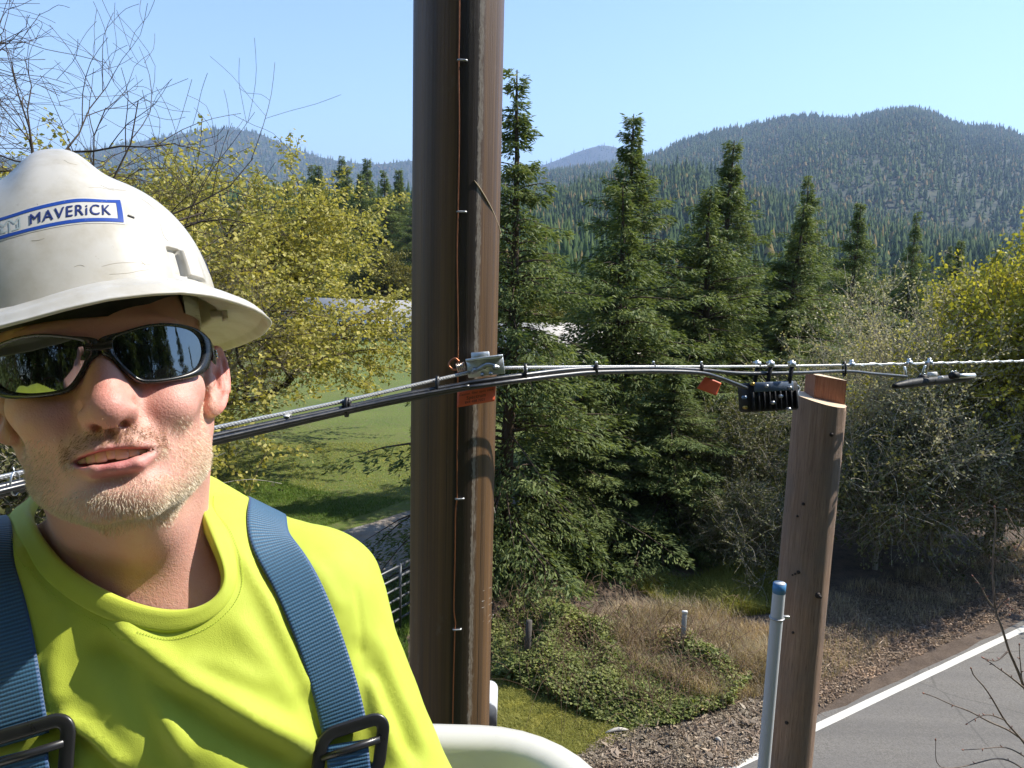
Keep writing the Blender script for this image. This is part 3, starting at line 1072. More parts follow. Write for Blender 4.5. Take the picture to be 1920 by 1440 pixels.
# ---- strand and cables
t = NT('stranded_steel')
uv = t.n('UVMap').outputs[0]
wv = t.n('TexWave', Vector=t.mapping(uv, (1, 1, 1), (0, 0, .6)), Scale=60.0, _bands_direction='X')
t.bsdf(Base_Color=t.mix(wv.outputs['Fac'], (.42, .43, .43), (.66, .66, .64)), Metallic=.7, Roughness=.42, Normal=t.bump(wv.outputs['Fac'], .6, .002))
STRAND = t.m
BLACKC = simple('black_cable_jacket', (.010, .010, .011), .36, var=.4, scale=50, spec=.9)
def cable(name, pts, r_, m_, parent, n=120, sides=10):
    P = spline(np.array([U(*q) for q in pts]), n)
    V, F = tube(P, r_, sides)
    s_ = np.repeat(np.concatenate([[0], np.cumsum(np.linalg.norm(np.diff(P, axis=0), axis=1))]), sides)
    uvv = np.stack([np.tile(np.arange(sides) / sides * 2 * np.pi * r_, n), s_], 1)
    return obj(name, V, F, m_, parent, uv=uvv), P
sroot = U(945, 690, 2.44)
steel = root('messenger_strand', sroot, 'stranded steel messenger wire running past the pole above the black cables', 'wire')
_, PSL = cable('left_span_wire', [(-260, 956, 1.30), (20, 891, 1.62), (395, 804, 1.95), (645, 752, 2.20), (880, 698, 2.42)], .0058, STRAND, steel, 160)
_, PSR = cable('right_span_wire', [(925, 690, 2.42), (1120, 688, 2.72), (1500, 686, 3.52), (1920, 677, 5.0), (2200, 668, 6.6), (2600, 640, 12.0)], .0058, STRAND, steel, 200)
bundle = root('cable_bundle', U(860, 722, 2.40), 'black telecom cables lashed together under the steel strand', 'cable')
AB = [((-260, 978, 1.29), (20, 909, 1.60), (395, 819, 1.94), (645, 765, 2.19), (770, 738, 2.30), (860, 722, 2.37), (905, 714, 2.39), (985, 703, 2.47), (1060, 694, 2.60), (1120, 691, 2.71), (1230, 690, 2.92), (1320, 694, 3.10), (1390, 700, 3.25), (1500, 699, 3.50), (1585, 696, 3.74), (1640, 701, 3.90), (1700, 706, 4.08)),
      ((-260, 996, 1.29), (20, 921, 1.60), (395, 831, 1.93), (645, 773, 2.18), (770, 747, 2.29), (860, 730, 2.36), (905, 723, 2.38), (985, 712, 2.46), (1060, 703, 2.59), (1120, 698, 2.70), (1230, 696, 2.91), (1310, 699, 3.06), (1345, 707, 3.14), (1372, 717, 3.20), (1400, 728, 3.27))]
_, PC1 = cable('upper_cable', AB[0], .0085, BLACKC, bundle, 260)
_, PC2 = cable('lower_cable', AB[1], .0085, BLACKC, bundle, 260)
cable('thin_cable', [(-260, 988, 1.262), (20, 916, 1.575), (395, 826, 1.905), (645, 769, 2.155), (770, 743, 2.265), (860, 727, 2.335), (880, 724, 2.345)], .0062, BLACKC, bundle, 140)
BK = simple('black_plastic_fitting', (.015, .015, .016), .42, var=.3)
def tie(x, d, y0, y1, m_, name='cable_tie', parent=bundle, w=.010, thick=.0045):
    """A strap round strand and cables at pixel column x."""
    a, b_ = U(x, y0, d), U(x, y1, d)
    c_ = (a + b_) / 2; e2 = unit(a - b_); h = np.linalg.norm(a - b_) / 2
    e1 = unit(U(x + 10, y0, d) - a); e3 = np.cross(e1, e2)
    pts = []
    for an_ in np.linspace(0, 2 * np.pi, 22, endpoint=False):
        pts.append(c_ + e2 * h * math.sin(an_) + e3 * .014 * math.cos(an_))
    pts = np.array(pts)
    rows = np.stack([pts - e1 * w / 2, pts + e1 * w / 2, (pts - c_) * (1 + thick / .02) + c_ + e1 * w / 2, (pts - c_) * (1 + thick / .02) + c_ - e1 * w / 2], 1)
    o_ = obj(name, rows.reshape(-1, 3), grid_faces(22, 4, cu=True, cv=True), m_, parent)
    return o_, c_, e1, e2, e3
for x, d, y0, y1 in ((650, 2.19, 748, 779), (820, 2.34, 708, 740), (985, 2.47, 685, 716), (1118, 2.70, 685, 702), (1225, 2.92, 684, 700), (1315, 3.09, 684, 702)):
    o_, c_, e1, e2, e3 = tie(x, d, y0, y1, BK)
    MB().box(c_ + e2 * .012, (.012 if x < 700 else .007, .007, .014), np.array([e1, e2, e3]), .002).build('spacer', BK if x != 985 else GALV, o_, smooth=False)
    if x > 1000:
        q = c_ + e2 * (np.linalg.norm(U(x, y0, d) - c_) + .004)
        MB().tube([q - e3 * .002, q + e2 * .010], .0045, 7).build('tie_tail', GALV, o_)
o_, c_, e1, e2, e3 = tie(28, 1.60, 886, 928, GALV, w=.004, thick=.002)
MB().tube([c_ + e2 * .022, c_ + e2 * .036 - e1 * .004], .0012, 6).build('tie_tail', GALV, o_)
o_, c_, e1, e2, e3 = tie(540, 2.09, 778, 783, simple('white_marker', (.75, .75, .72), .5), name='marker_sleeve', w=.016)

# orange warning tags
def orange(name):
    t = NT(name)
    n = t.noise(t.coord(), 40, 4)
    t.bsdf(Base_Color=t.mix(n, (.78, .12, .045), (.85, .16, .06)), Roughness=.5)
    return t.m
ORG = orange('orange_tag_plastic')
INK = simple('black_print', (.02, .015, .012), .6)
def tagplate(label, cs, d, text):
    tl, tr, br, bl = [U(*q, d) for q in cs]
    rt = root('warning_tag', (tl + tr) / 2, label, 'warning tag', 'orange warning tags on the cables')
    n_ = unit(np.cross(tr - tl, bl - tl)); n_ = n_ if n_ @ (CAM - tl) > 0 else -n_
    nu_, nv_ = 14, 8
    def pt(u_, v_, lift=0.0):
        p_ = (tl * (1 - u_) + tr * u_) * (1 - v_) + (bl * (1 - u_) + br * u_) * v_
        return p_ + n_ * (lift + .003 * math.sin(u_ * 4 + v_ * 2) + .004 * v_ * v_)
    V = [pt(i / (nu_ - 1), j / (nv_ - 1)) for i in range(nu_) for j in range(nv_)]
    Vb = [pt(i / (nu_ - 1), j / (nv_ - 1), -.0016) for i in range(nu_) for j in range(nv_)]
    F = grid_faces(nu_, nv_)
    k = nu_ * nv_
    rim = [i * nv_ for i in range(nu_)] + [(nu_ - 1) * nv_ + j for j in range(1, nv_)] + [i * nv_ + nv_ - 1 for i in range(nu_ - 2, -1, -1)] + [j for j in range(nv_ - 2, 0, -1)]
    FF = F.tolist() + (F[:, ::-1] + k).tolist() + [[rim[i], rim[i - 1], rim[i - 1] + k, rim[i] + k] for i in range(len(rim))]
    pl = obj('plate', np.array(V + Vb), FF, ORG, rt)
    for (tx, cx, cy, w_) in text:
        TV, TF = text_mesh(tx, 1.0, 1.05, 3)
        W_ = TV[:, 0].max() - TV[:, 0].min()
        wid = np.linalg.norm(tr - tl); hgt = np.linalg.norm(bl - tl)
        uu = cx + TV[:, 0] / W_ * w_; vv = cy - TV[:, 1] / W_ * w_ * wid / hgt
        VV = np.array([pt(a_, b_, .0006) for a_, b_ in zip(uu, vv)])
        obj('lettering', VV, TF, INK, rt, smooth=False)
    return rt
tagplate('orange tag with black print hanging under the cables on the brown pole', [(858, 733), (930, 720), (927, 752), (857, 764)], 2.405,
         [('Caution  fiber optic cable', .50, .28, .90), ('Spectrum', .50, .54, .50), ('844 488 7021', .48, .80, .52)])
tagplate('small orange tag dangling from the cable beside the black amplifier box', [(1322, 706), (1353, 718), (1343, 742), (1306, 728)], 3.12, [])

# ---- amplifier housing hung from the strand
amp = root('cable_amplifier', U(1440, 735, 3.36), 'black finned amplifier box hung from the strand left of the cut-off pole', 'amplifier box')
BLK2 = simple('black_cast_housing', (.009, .009, .010), .60, var=.4, scale=50, spec=.3, bump=.2)
c_, ax, L_ = axes((1390, 746), (1490, 741), 3.34, 3.40)
sc_ = 3.37 / FPX
MB().box(c_, (L_ / 2 * .96, 27 * sc_, .045), ax, .010).build('housing', BLK2, amp)
lid = MB().box(c_ + ax[1] * 18 * sc_ + ax[2] * .046, (L_ / 2 * .72, 9 * sc_, .010), ax, .004).build('cover_plate', simple('blue_reflection_plate', (.10, .13, .18), .35, var=.4), amp)  # blue tint of the plate is a reflection put into its colour
for i in range(9):
    MB().box(c_ + ax[0] * (-.40 + .1 * i) * L_ - ax[1] * 8 * sc_ + ax[2] * .050, (.0035, 17 * sc_, .008), ax, .001).build('fin', BLK2, amp, smooth=False)
for (x, y, m_) in ((1410, 720, 'brass'), (1397, 764, 'brass'), (1395, 745, 'blue'), (1463, 743, 'grey'), (1478, 767, 'grey'), (1448, 755, 'grey'), (1436, 724, 'grey'), (1480, 727, 'grey')):
    q = U(x, y, 3.30)
    mm = {'brass': simple('brass_plug', (.42, .28, .06), .35, .7), 'blue': simple('blue_cap', (.10, .18, .32), .3), 'grey': STEELB}[m_]
    MB().tube([q - ax[2] * .01, q + ax[2] * .012], .0075, 8).build('port_plug', mm, amp)
for x in (1418, 1443, 1483):
    a, b_ = U(x + 2, 688, 3.34), U(x - 4, 722, 3.34)
    e1 = ax[0]
    mb = MB().box((a + b_) / 2, (.009, np.linalg.norm(a - b_) / 2 + .004, .006), np.array([e1, unit(a - b_), np.cross(e1, unit(a - b_))]), .002)
    hg = mb.build('hanger_strap', BLK2, amp, smooth=False)
    q = U(x + 2, 683, 3.34)
    MB().box(q, (.013, .011, .014), ax, .003).build('strand_grip', GALV, hg, smooth=False)
    MB().tube([q, q + ax[1] * .018], .008, 6).build('grip_bolt', GALV, hg, smooth=False)
    MB().tube([q - ax[0] * .020 + ax[1] * .008, q + ax[0] * .012 + ax[1] * .008], .0045, 7).build('grip_pin', GALV, hg, smooth=False)
V, F = tube(spline(np.array([U(1492, 745, 3.40), U(1498, 728, 3.42), U(1492, 722, 3.40)]), 10), .006, 7); obj('side_connector', V, F, STEELB, amp)

# ---- closure further along, with the wrapped grip on the strand
clo = root('splice_closure', U(1750, 712, 4.2), 'long black cable closure hanging under the strand behind the cut-off pole', 'cable closure')
P = spline(np.array([U(1675, 724, 4.02), U(1720, 717, 4.15), U(1770, 712, 4.30), U(1822, 706, 4.46)]), 30)
rr = np.interp(np.linspace(0, 1, 30), [0, .05, .2, .9, .97, 1], [.010, .017, .024, .026, .022, .012])
V, F = tube(P, rr, 14); obj('casing', V, F, BLK2, clo)
for x, y in ((1731, 709), (1789, 704)):
    q = U(x, y, 4.20)
    MB().tube([q - ax[0] * .022, q + ax[0] * .022], .020, 10).build('clamp_band', BLK2, clo)
    for s_ in (-.5, .5):
        w_ = q + ax[0] * s_ * .022 + ax[1] * .018
        an_ = np.linspace(0, 2 * np.pi, 14, endpoint=False)
        V, F = tube(w_ + np.cos(an_)[:, None] * ax[0] * .0075 + np.sin(an_)[:, None] * ax[1] * .0075, .0022, 6, closed=True); obj('ring_bolt', V, F, GALV, clo)
WHT = simple('white_plastic_fitting', (.75, .74, .72), .4)
q = U(1748, 702, 4.16)
MB().box(q, (.024, .013, .015), ax, .004).build('white_fitting', WHT, clo)
q = U(1764, 708, 4.20); MB().box(q, (.010, .009, .013), ax, .003).build('white_fitting', WHT, clo)
V, F = tube(np.array([U(1797, 705, 4.30), U(1826, 704, 4.42)]), .014, 10); obj('end_cap', V, F, GALV, clo)
for x, y0, y1, d in ((1696, 687, 706, 4.08), (1735, 685, 702, 4.16)):
    a, b_ = U(x, y0, d), U(x + (3 if x < 1700 else -6), y1, d)
    MB().box((a + b_) / 2, (.007, np.linalg.norm(a - b_) / 2, .003), np.array([ax[0], unit(a - b_), np.cross(ax[0], unit(a - b_))]), .001).build('hanger', GALV, clo, smooth=False)
# helical grip round the strand, and its clamps
seg = (PJ(PSR)[0][:, 0] > 1600) & (PJ(PSR)[0][:, 0] < 2050)
Q = spline(PSR[seg], 700)
T, N_, B_ = frames(Q)
hh = np.linspace(0, 2 * np.pi * 17, 700)
V, F = tube(Q + N_ * (.0062 * np.cos(hh))[:, None] + B_ * (.0062 * np.sin(hh))[:, None], .0034, 6); obj('wrapped_grip', V, F, GALV, steel)
for x, y, d in ((1597, 684, 3.78), (1705, 681, 4.10), (1743, 680, 4.23)):
    q = U(x, y, d)
    sg_ = MB().box(q, (.013, .012, .013), ax, .003).build('strand_grip', GALV, steel, smooth=False)
    MB().tube([q, q + ax[1] * .026], .0095, 6).build('grip_bolt', GALV, sg_, smooth=False)
o_, c_, e1, e2, e3 = tie(1583, 3.73, 680, 704, BK)

# ---- the cut-off pole with its conduit
PS = U(1538, 745, 4.12)
R2 = .1385
stub = root('pole_stub', (PS[0], PS[1], 0), 'weathered pole cut off with a notched top, white conduit up its side', 'pole stub')
WOOD2 = wood_pole_mat('weathered_pole_wood', (.22, .130, .085), (.36, .240, .165), (.20, .150, .120))
d1 = PS[:2] - CAM[:2]; ANG2 = math.atan2(-d1[1], -d1[0])
z1 = PS[2] - .010
an = np.linspace(-np.pi, np.pi, 73)
zz = np.concatenate([np.linspace(-.6, z1 - .3, 40, endpoint=False), np.linspace(z1 - .3, z1, 12)])
A, Z = np.meshgrid(an, zz, indexing='ij')
rr = R2 * (1 - .010 * (Z - z1)) + .0020 * np.sin(A * 4 + Z) + .0012 * np.sin(A * 13 + 2 * Z)
slant = np.where(Z >= z1 - 1e-6, -.030 * np.sin(A), 0)
V = np.stack([PS[0] + rr * np.cos(ANG2 + A), PS[1] + rr * np.sin(ANG2 + A), Z + slant * 0 + slant], -1).reshape(-1, 3)
UV2 = np.stack([A * R2, Z], -1).reshape(-1, 2)
obj('shaft', V, grid_faces(73, len(zz)), WOOD2, stub, uv=UV2)
t = NT('fresh_cut_wood')
n = t.noise(t.mapping(t.coord(), (90, 90, 8)), 2.0, 6, .7)
t.bsdf(Base_Color=t.mix(t.rng(n, .3, .7), (.62, .44, .28), (.74, .58, .40)), Roughness=.8, Normal=t.bump(n, .4, .003))
CUT = t.m
t = NT('red_split_wood')
n = t.noise(t.mapping(t.coord(), (70, 70, 3)), 2.0, 6, .7)
t.bsdf(Base_Color=t.mix(t.rng(n, .35, .65), (.26, .10, .055), (.40, .18, .10)), Roughness=.8, Normal=t.bump(n, .6, .004))
RED = t.m
top = V.reshape(73, len(zz), 3)[:-1, -1]
cen = top.mean(0)
Vt = np.concatenate([[cen], top])
obj('cut_top', Vt, [(0, i + 1, (i + 1) % 72 + 1) for i in range(72)], CUT, stub, smooth=False)
# taller back part: the circle beyond a chord that faces the lens
nd = np.array([math.cos(ANG2 + .42), math.sin(ANG2 + .42)])      # towards the lens, turned a little
LFT = unit(np.array([-CR[0], -CR[1]]))
poly = []
for a_ in np.linspace(0, 2 * np.pi, 80, endpoint=False):
    q = np.array([math.cos(a_), math.sin(a_)]) * R2 * .985
    s_ = q @ nd
    if s_ > .008: q = q - nd * (s_ - .008)
    lf = q @ LFT
    if lf > .040: q = q - LFT * (lf - .040)
    poly.append(q)
poly = np.array(poly)
z2 = z1 + .128
def ring(z_, sl): return np.column_stack([PS[0] + poly[:, 0], PS[1] + poly[:, 1], z_ + sl * ((poly @ np.array([-nd[1], nd[0]])) / R2)])
b0, b1 = ring(z1 - .06, 0), ring(z2, -.022)
V = np.concatenate([b0, b1])
obj('notch_piece', V, [(i, (i + 1) % 80, 80 + (i + 1) % 80, 80 + i) for i in range(80)], RED, stub, smooth=False)
obj('notch_top', np.concatenate([[b1.mean(0) + np.array([0, 0, .0005])], b1 + np.array([0, 0, .0005])]), [(0, i + 1, (i + 1) % 80 + 1) for i in range(80)], CUT, stub, smooth=False)
def stub_pt(px, py, lift=0.0):
    v = ray(px, py)
    a = v[0] ** 2 + v[1] ** 2; e = CAM[:2] - PS[:2]
    R_ = R2 * (1 + .01 * 1.0) + lift
    b_ = v[0] * e[0] + v[1] * e[1]; c2 = e @ e - R_ * R_
    return v * ((-b_ - math.sqrt(max(b_ * b_ - a * c2, 0))) / a) + CAM
RUST = simple('dark_rusty_iron', (.035, .026, .022), .6, .5, var=.4)
for (x, y, r_) in ((1559, 815, .014), (1506, 945, .010), (1495, 968, .007), (1497, 1073, .012), (1491, 1076, .007), (1486, 1078, .006), (1533, 1116, .019), (1487, 1186, .009), (1475, 1355, .013)):
    q = stub_pt(x, y, .0); nrm = np.array([*(q[:2] - PS[:2]), 0]); nrm /= np.linalg.norm(nrm)
    big = r_ > .018
    mb = MB().tube([q - nrm * .01, q + nrm * (.004 if not big else .012)], [r_ * 1.0, r_ * .8], 9)
    if big: mb.tube([q + nrm * .008, q + nrm * .030], r_ * .45, 8)
    mb.build('bolt' if big else 'knot', RUST, stub)
PVC = simple('grey_white_conduit', (.55, .56, .58), .45, var=.06, scale=8)
a_, b_ = stub_pt(1463, 1092, .036), None
top_c = U(1462, 1094, 4.02)
P = np.array([[top_c[0], top_c[1], top_c[2] - k_] for k_ in np.linspace(0, top_c[2] + .3, 24)])
V, F = tube(P, .0335, 24, caps=False)
cd = obj('conduit', V, F, PVC, stub)
an_ = np.linspace(0, 2 * np.pi, 24, endpoint=False)
V, F = tube(P[:1] + np.array([[0, 0, .001], [0, 0, -.052]]), .0345, 24); obj('blue_band', V, F, simple('blue_coupling', (.06, .22, .45), .45), cd)
V, F = tube(np.array([P[0] + np.array([0, 0, .0015]), P[0] + np.array([0, 0, .004])]), .030, 24); obj('conduit_mouth', V, F, simple('pale_grey_cap', (.50, .54, .58), .5), cd)
cz = U(1455, 1163, 4.02)[2]
ctr = np.array([top_c[0], top_c[1], cz])
an_ = np.linspace(0, 2 * np.pi, 28, endpoint=False)
V, F = tube(ctr + np.stack([np.cos(an_) * .0365, np.sin(an_) * .0365, 0 * an_], 1), .005, 6, closed=True); obj('conduit_strap', V, F, STEELB, stub)
MB().box(ctr + unit(np.array([PS[0] - ctr[0], PS[1] - ctr[1], 0])) * .03 + np.array([.03, -.012, 0]), (.022, .010, .008), None, .002).build('strap_lug', STEELB, stub)

# ================================================================== the bucket
t = NT('white_fibreglass')
oc = t.coord()
sp_ = t.noise(oc, 130, 5, .75); ln_ = t.noise(t.mapping(oc, (40, 40, 8)), 4, 4, .8)
c = t.mix(t.noise(oc, 5, 4), (.57, .55, .48), (.62, .60, .53))
c = t.mix(t.rng(sp_, .69, .75, 0, .75), c, (.10, .09, .08))
c = t.mix(t.rng(ln_, .66, .74, 0, .35), c, (.36, .33, .28))
t.bsdf(Base_Color=c, Roughness=.35, Normal=t.bump(sp_, .05, .002))
FIB = t.m
BX0, BX1, BY0, BY1 = -.86, .115, -.22, .965
BZT = CAMZ - .658
bucket = root('lift_bucket', ((BX0 + BX1) / 2, (BY0 + BY1) / 2, CAMZ - 1.76), 'white fibreglass lift bucket with a thick rolled rim round the man', 'bucket')
def rrect(x0, x1, y0, y1, r_, n=10):
    out = []
    for cx, cy, a0 in ((x1 - r_, y1 - r_, 0), (x0 + r_, y1 - r_, 90), (x0 + r_, y0 + r_, 180), (x1 - r_, y0 + r_, 270)):
        for a_ in np.linspace(0, 90, n):
            out.append((cx + r_ * math.cos(math.radians(a0 + a_)), cy + r_ * math.sin(math.radians(a0 + a_))))
    return np.array(out)
rows = []
prof_ = [(-.030, -1.07), (.000, -1.08), (-.004, -.10), (.002, -.075), (.030, -.070), (.042, -.052), (.043, -.026), (.034, -.008), (.016, 0), (-.006, -.003), (-.016, -.014), (-.018, -.10), (-.028, -1.05), (-.10, -1.06)]
for off, dz in prof_:
    inn = 0.03 * (dz < -.9)
    q = rrect(BX0 - off + inn, BX1 + off - inn, BY0 - off + inn, BY1 + off - inn, max(.15 + off, .03))
    rows.append(np.column_stack([q, np.full(len(q), BZT + dz)]))
A = np.array(rows).transpose(1, 0, 2)
obj('tub', A.reshape(-1, 3), grid_faces(A.shape[0], A.shape[1], cu=True), FIB, bucket)
fl = rows[-1]
obj('floor_plate', np.concatenate([fl, fl - np.array([0, 0, .03])]), [list(range(len(fl))), list(range(2 * len(fl) - 1, len(fl) - 1, -1))], simple('bucket_floor', (.2, .2, .2), .8), bucket, smooth=False)
o_ = MB().box(((BX0 + BX1) / 2, BY0 - .12, CAMZ - 1.1), (.16, .08, .22), None, .02).build('mount_bracket', simple('boom_white_paint', (.7, .7, .68), .4), bucket)
V, F = tube(np.array([((BX0 + BX1) / 2, BY0 - .18, CAMZ - 1.15), ((BX0 + BX1) / 2 - .1, BY0 - 2.6, 2.4)]), .11, 16); obj('boom_arm', V, F, simple('boom_arm_paint', (.72, .71, .68), .4), bucket)
# ================================================================== the lineman
HR = np.array([[0.888, -0.388, -0.248], [0.453, 0.835, 0.313], [0.085, -0.39, 0.917]])
HR, _ = np.linalg.qr(HR); HR *= np.sign(np.diag(HR.T @ np.array([[0.888, -0.388, -0.248], [0.453, 0.835, 0.313], [0.085, -0.39, 0.917]])))
HT = np.array([-0.3317, 0.6091, -0.1060]) + CAM


def toH(P): return (P - HT.astype(P.dtype)) @ HR.astype(P.dtype)
def fromH(L): return np.asarray(L, float) @ HR.T + HT


def f_ear(L, sgn):
    q = L * np.array([sgn, 1, 1], L.dtype) - np.array([.0795, .012, -.004], L.dtype)
    a = math.radians(33)
    u = q[..., 0] * math.cos(a) - q[..., 1] * math.sin(a)
    v = q[..., 0] * math.sin(a) + q[..., 1] * math.cos(a)
    w = q[..., 2]
    v = v - w * .22
    p = np.stack([u, v, w], -1)
    d = s_ell(p, (-.001, .002, 0), (.0055, .0165, .029))
    # helix rim
    rv, rw = .0155, .0285
    ang = np.arctan2(w / rw, (v - .001) / rv)
    ring = np.sqrt((v - .001 - rv * np.cos(ang)) ** 2 + (w - rw * np.sin(ang)) ** 2 + (u - .003) ** 2)
    ring = ring - np.where((w < -.012), .0026, .0036)
    d = smin(d, ring, .004)
    d = smax(d, -s_ell(p, (.0055, -.0005, -.003), (.0055, .0075, .0125)), .003)       # concha
    d = smax(d, -s_ell(p, (.006, .009, .010), (.0035, .0028, .014)), .003)            # groove inside the rim
    d = smin(d, s_cap(p, (.003, .004, .016), (.003, .0075, -.010), .0026, .0026), .003)  # antihelix
    d = smin(d, s_ell(p, (.002, -.005, -.0255), (.0050, .0085, .0085)), .005)         # lobe
    d = smin(d, s_ell(p, (.004, -.0095, -.004), (.0035, .003, .005)), .004)           # tragus
    return d


def f_head(P):
    L = toH(P)
    M = L.copy(); M[..., 0] = np.abs(M[..., 0])
    d = s_ell(M, (0, .008, .035), (.0745, .098, .088))
    d = smin(d, s_ell(M, (0, -.026, -.030), (.0615, .062, .080)), .03)
    d = smin(d, s_cap(M, (.0440, .002, -.0720), (.016, -.073, -.1035), .0200, .0140), .028)
    d = smin(d, s_ell(M, (0, -.076, -.1035), (.0200, .0185, .0155)), .016)
    d = smin(d, s_ell(M, (0, -.064, -.064), (.036, .032, .030)), .02)
    d = smin(d, s_ell(M, (.0440, -.058, -.026), (.021, .021, .016)), .022)
    d = smin(d, s_ell(M, (.025, -.084, .019), (.030, .011, .009)), .014)
    d = smax(d, -s_ell(M, (.032, -.104, -.003), (.016, .017, .011)), .014)
    d = smin(d, s_ell(M, (.031, -.077, -.003), (.0135, .0115, .0115)), .006)
    # cheeks pushed up by the smile
    d = smin(d, s_ell(M, (.0385, -.0715, -.0425), (.019, .0185, .017)), .011)
    # nose
    d = smin(d, s_cap(M, (0, -.0875, .006), (0, -.1052, -.0400), .0086, .0118), .012)
    d = smin(d, s_cap(M, (.004, -.084, -.008), (.0090, -.0935, -.0420), .008, .0095), .010)
    d = smin(d, s_ell(M, (0, -.1062, -.0470), (.0120, .0112, .0100)), .009)
    d = smin(d, s_ell(M, (.0130, -.0965, -.0462), (.0074, .0115, .0086)), .006)
    d = smax(d, -s_ell(M, (.0176, -.1120, -.0405), (.0026, .012, .0020)), .005)        # alar groove
    d = smin(d, s_cap(M, (0, -.1055, -.0535), (0, -.0945, -.0575), .0044, .0050), .005)
    d = smax(d, -s_ell(M, (.0082, -.1000, -.0562), (.0037, .0066, .0034)), .0025)
    # nasolabial fold
    d = smax(d, -s_cap(M, (.0205, -.0965, -.0430), (.0345, -.0885, -.0740), 0.0040, .0040), .007)
    d = smin(d, s_ell(M, (0, -.079, -.062), (.022, .0175, .010)), .010)
    # lips and mouth (open on the wearer's right more than on his left)
    up = s_cap(M, (.0285, -.0840, -.0740), (.0120, -.0950, -.0702), .0020, .0032)
    up = smin(up, s_cap(M, (.0120, -.0950, -.0702), (0, -.0962, -.0712), .0032, .0030), .003)
    lo = s_cap(M, (.0270, -.0850, -.0770), (.0125, -.0956, -.0850), .0022, .0054)
    lo = smin(lo, s_cap(M, (.0125, -.0956, -.0850), (0, -.0970, -.0868), .0054, .0064), .003)
    d = smin(d, smin(up, lo, .001), .0045)
    x = L[..., 0]
    oc = np.stack([x, L[..., 1], L[..., 2]], -1)
    d = smax(d, -s_ell(oc, (-.004, -.0900, -.0772), (.0205, .0150, .0058)), .0018)
    d = smax(d, -s_ell(oc, (-.001, -.0880, -.0755), (.0262, .0140, .0022)), .0018)
    d = smax(d, -s_ell(M, (0, -.0985, -.0935), (.016, .0045, .0035)), .008)            # under the lower lip
    d = smax(d, -s_ell(M, (0, -.1010, -.0625), (.0022, .003, .007)), .004)             # philtrum
    d = smin(d, f_ear(L, 1), .005)
    d = smin(d, f_ear(L, -1), .005)
    return d


NECK0 = fromH((0, .026, -.050))
NECK1 = U(246, 1100, .748)
STERN = U(305, 1158, .674)


def f_neck(P):
    d = s_cap(P, NECK0, NECK1, .0575, .0655)
    for s in (1, -1):
        d = smin(d, s_cap(P, fromH((s * .058, .026, -.045)), STERN + np.array([s * .018, .016, .004]), .012, .0075), .028)
    d = smin(d, s_cap(P, fromH((0, -.018, -.092)), STERN + np.array([0, .034, .03]), .022, .022), .035)   # throat
    return d


S1 = U(583, 1126, .735)            # the shoulder on the right of the picture
S2 = U(-105, 1150, .625)           # the other shoulder
ELB1 = U(790, 1600, .700)
WR1 = U(560, 2050, .62)
ELB2 = CAM + np.array([-.565, .245, -.160])
WR2 = CAM + np.array([-.335, .050, -.060])
CH = U(250, 1470, .700)
PEL = CH + np.array([.02, .06, -.42])


NECKT = U(246, 1100, .715)


def f_torso(P):
    d = s_cap(P, S1 + (.004, .01, .0), NECKT + np.array([.03, .03, -.02]), .060, .052)
    d = smin(d, s_cap(P, S2, NECKT + np.array([-.03, .03, -.02]), .062, .052), .04)
    d = smin(d, s_cap(P, NECKT + np.array([-.01, .045, -.06]), CH + np.array([0, .01, 0]), .085, .120), .08)
    d = smin(d, s_ell(P, CH + np.array([0.0, .03, .05]), (.185, .120, .230)), .06)
    d = smin(d, s_cap(P, CH + np.array([0, .015, -.1]), PEL, .145, .150), .06)
    # trapezius up to the neck
    for s in (1, -1):
        d = smin(d, s_cap(P, NECKT + np.array([s * .045, .045, .065]), NECKT + np.array([s * .105, .035, .008]), .026, .040), .055)
    # pectorals
    d = smin(d, s_ell(P, CH + np.array([.085, -.030, .075]), (.085, .060, .085)), .06)
    d = smin(d, s_ell(P, CH + np.array([-.085, -.040, .075]), (.085, .060, .085)), .06)
    return d


def f_sleeves(P):
    d = s_cap(P, S1, ELB1, .0640, .0530)
    d = smin(d, s_cap(P, ELB1, WR1, .0530, .0400), .03)
    e = s_cap(P, S2, ELB2, .0660, .0530)
    e = smin(e, s_cap(P, ELB2, WR2, .0530, .0400), .03)
    return np.minimum(d, e)


def f_shirt(P):
    return smin(f_torso(P), f_sleeves(P), .030)


def wob(P, scale, seed, n=6):
    """Smooth unevenness, about -1..1."""
    r = np.random.default_rng(seed)
    o = np.zeros(len(P))
    for _ in range(n):
        k = r.normal(size=3) * scale
        o += np.sin(P @ k + r.random() * 6.28)
    return o / n ** .5


def f_body(P):
    t = f_torso(P) + .017
    d = smin(f_head(P), f_neck(P), .022)
    t = np.maximum(t, (CAM[2] - .36) - P[..., 2])
    d = smin(d, t, .022)
    return np.maximum(d, (CAM[2] - .37) - P[..., 2])


person = root('person', (PEL[0], PEL[1], CAMZ - 1.73), 'man taking a selfie in a bucket, white helmet, dark sunglasses, neon yellow shirt', 'person')

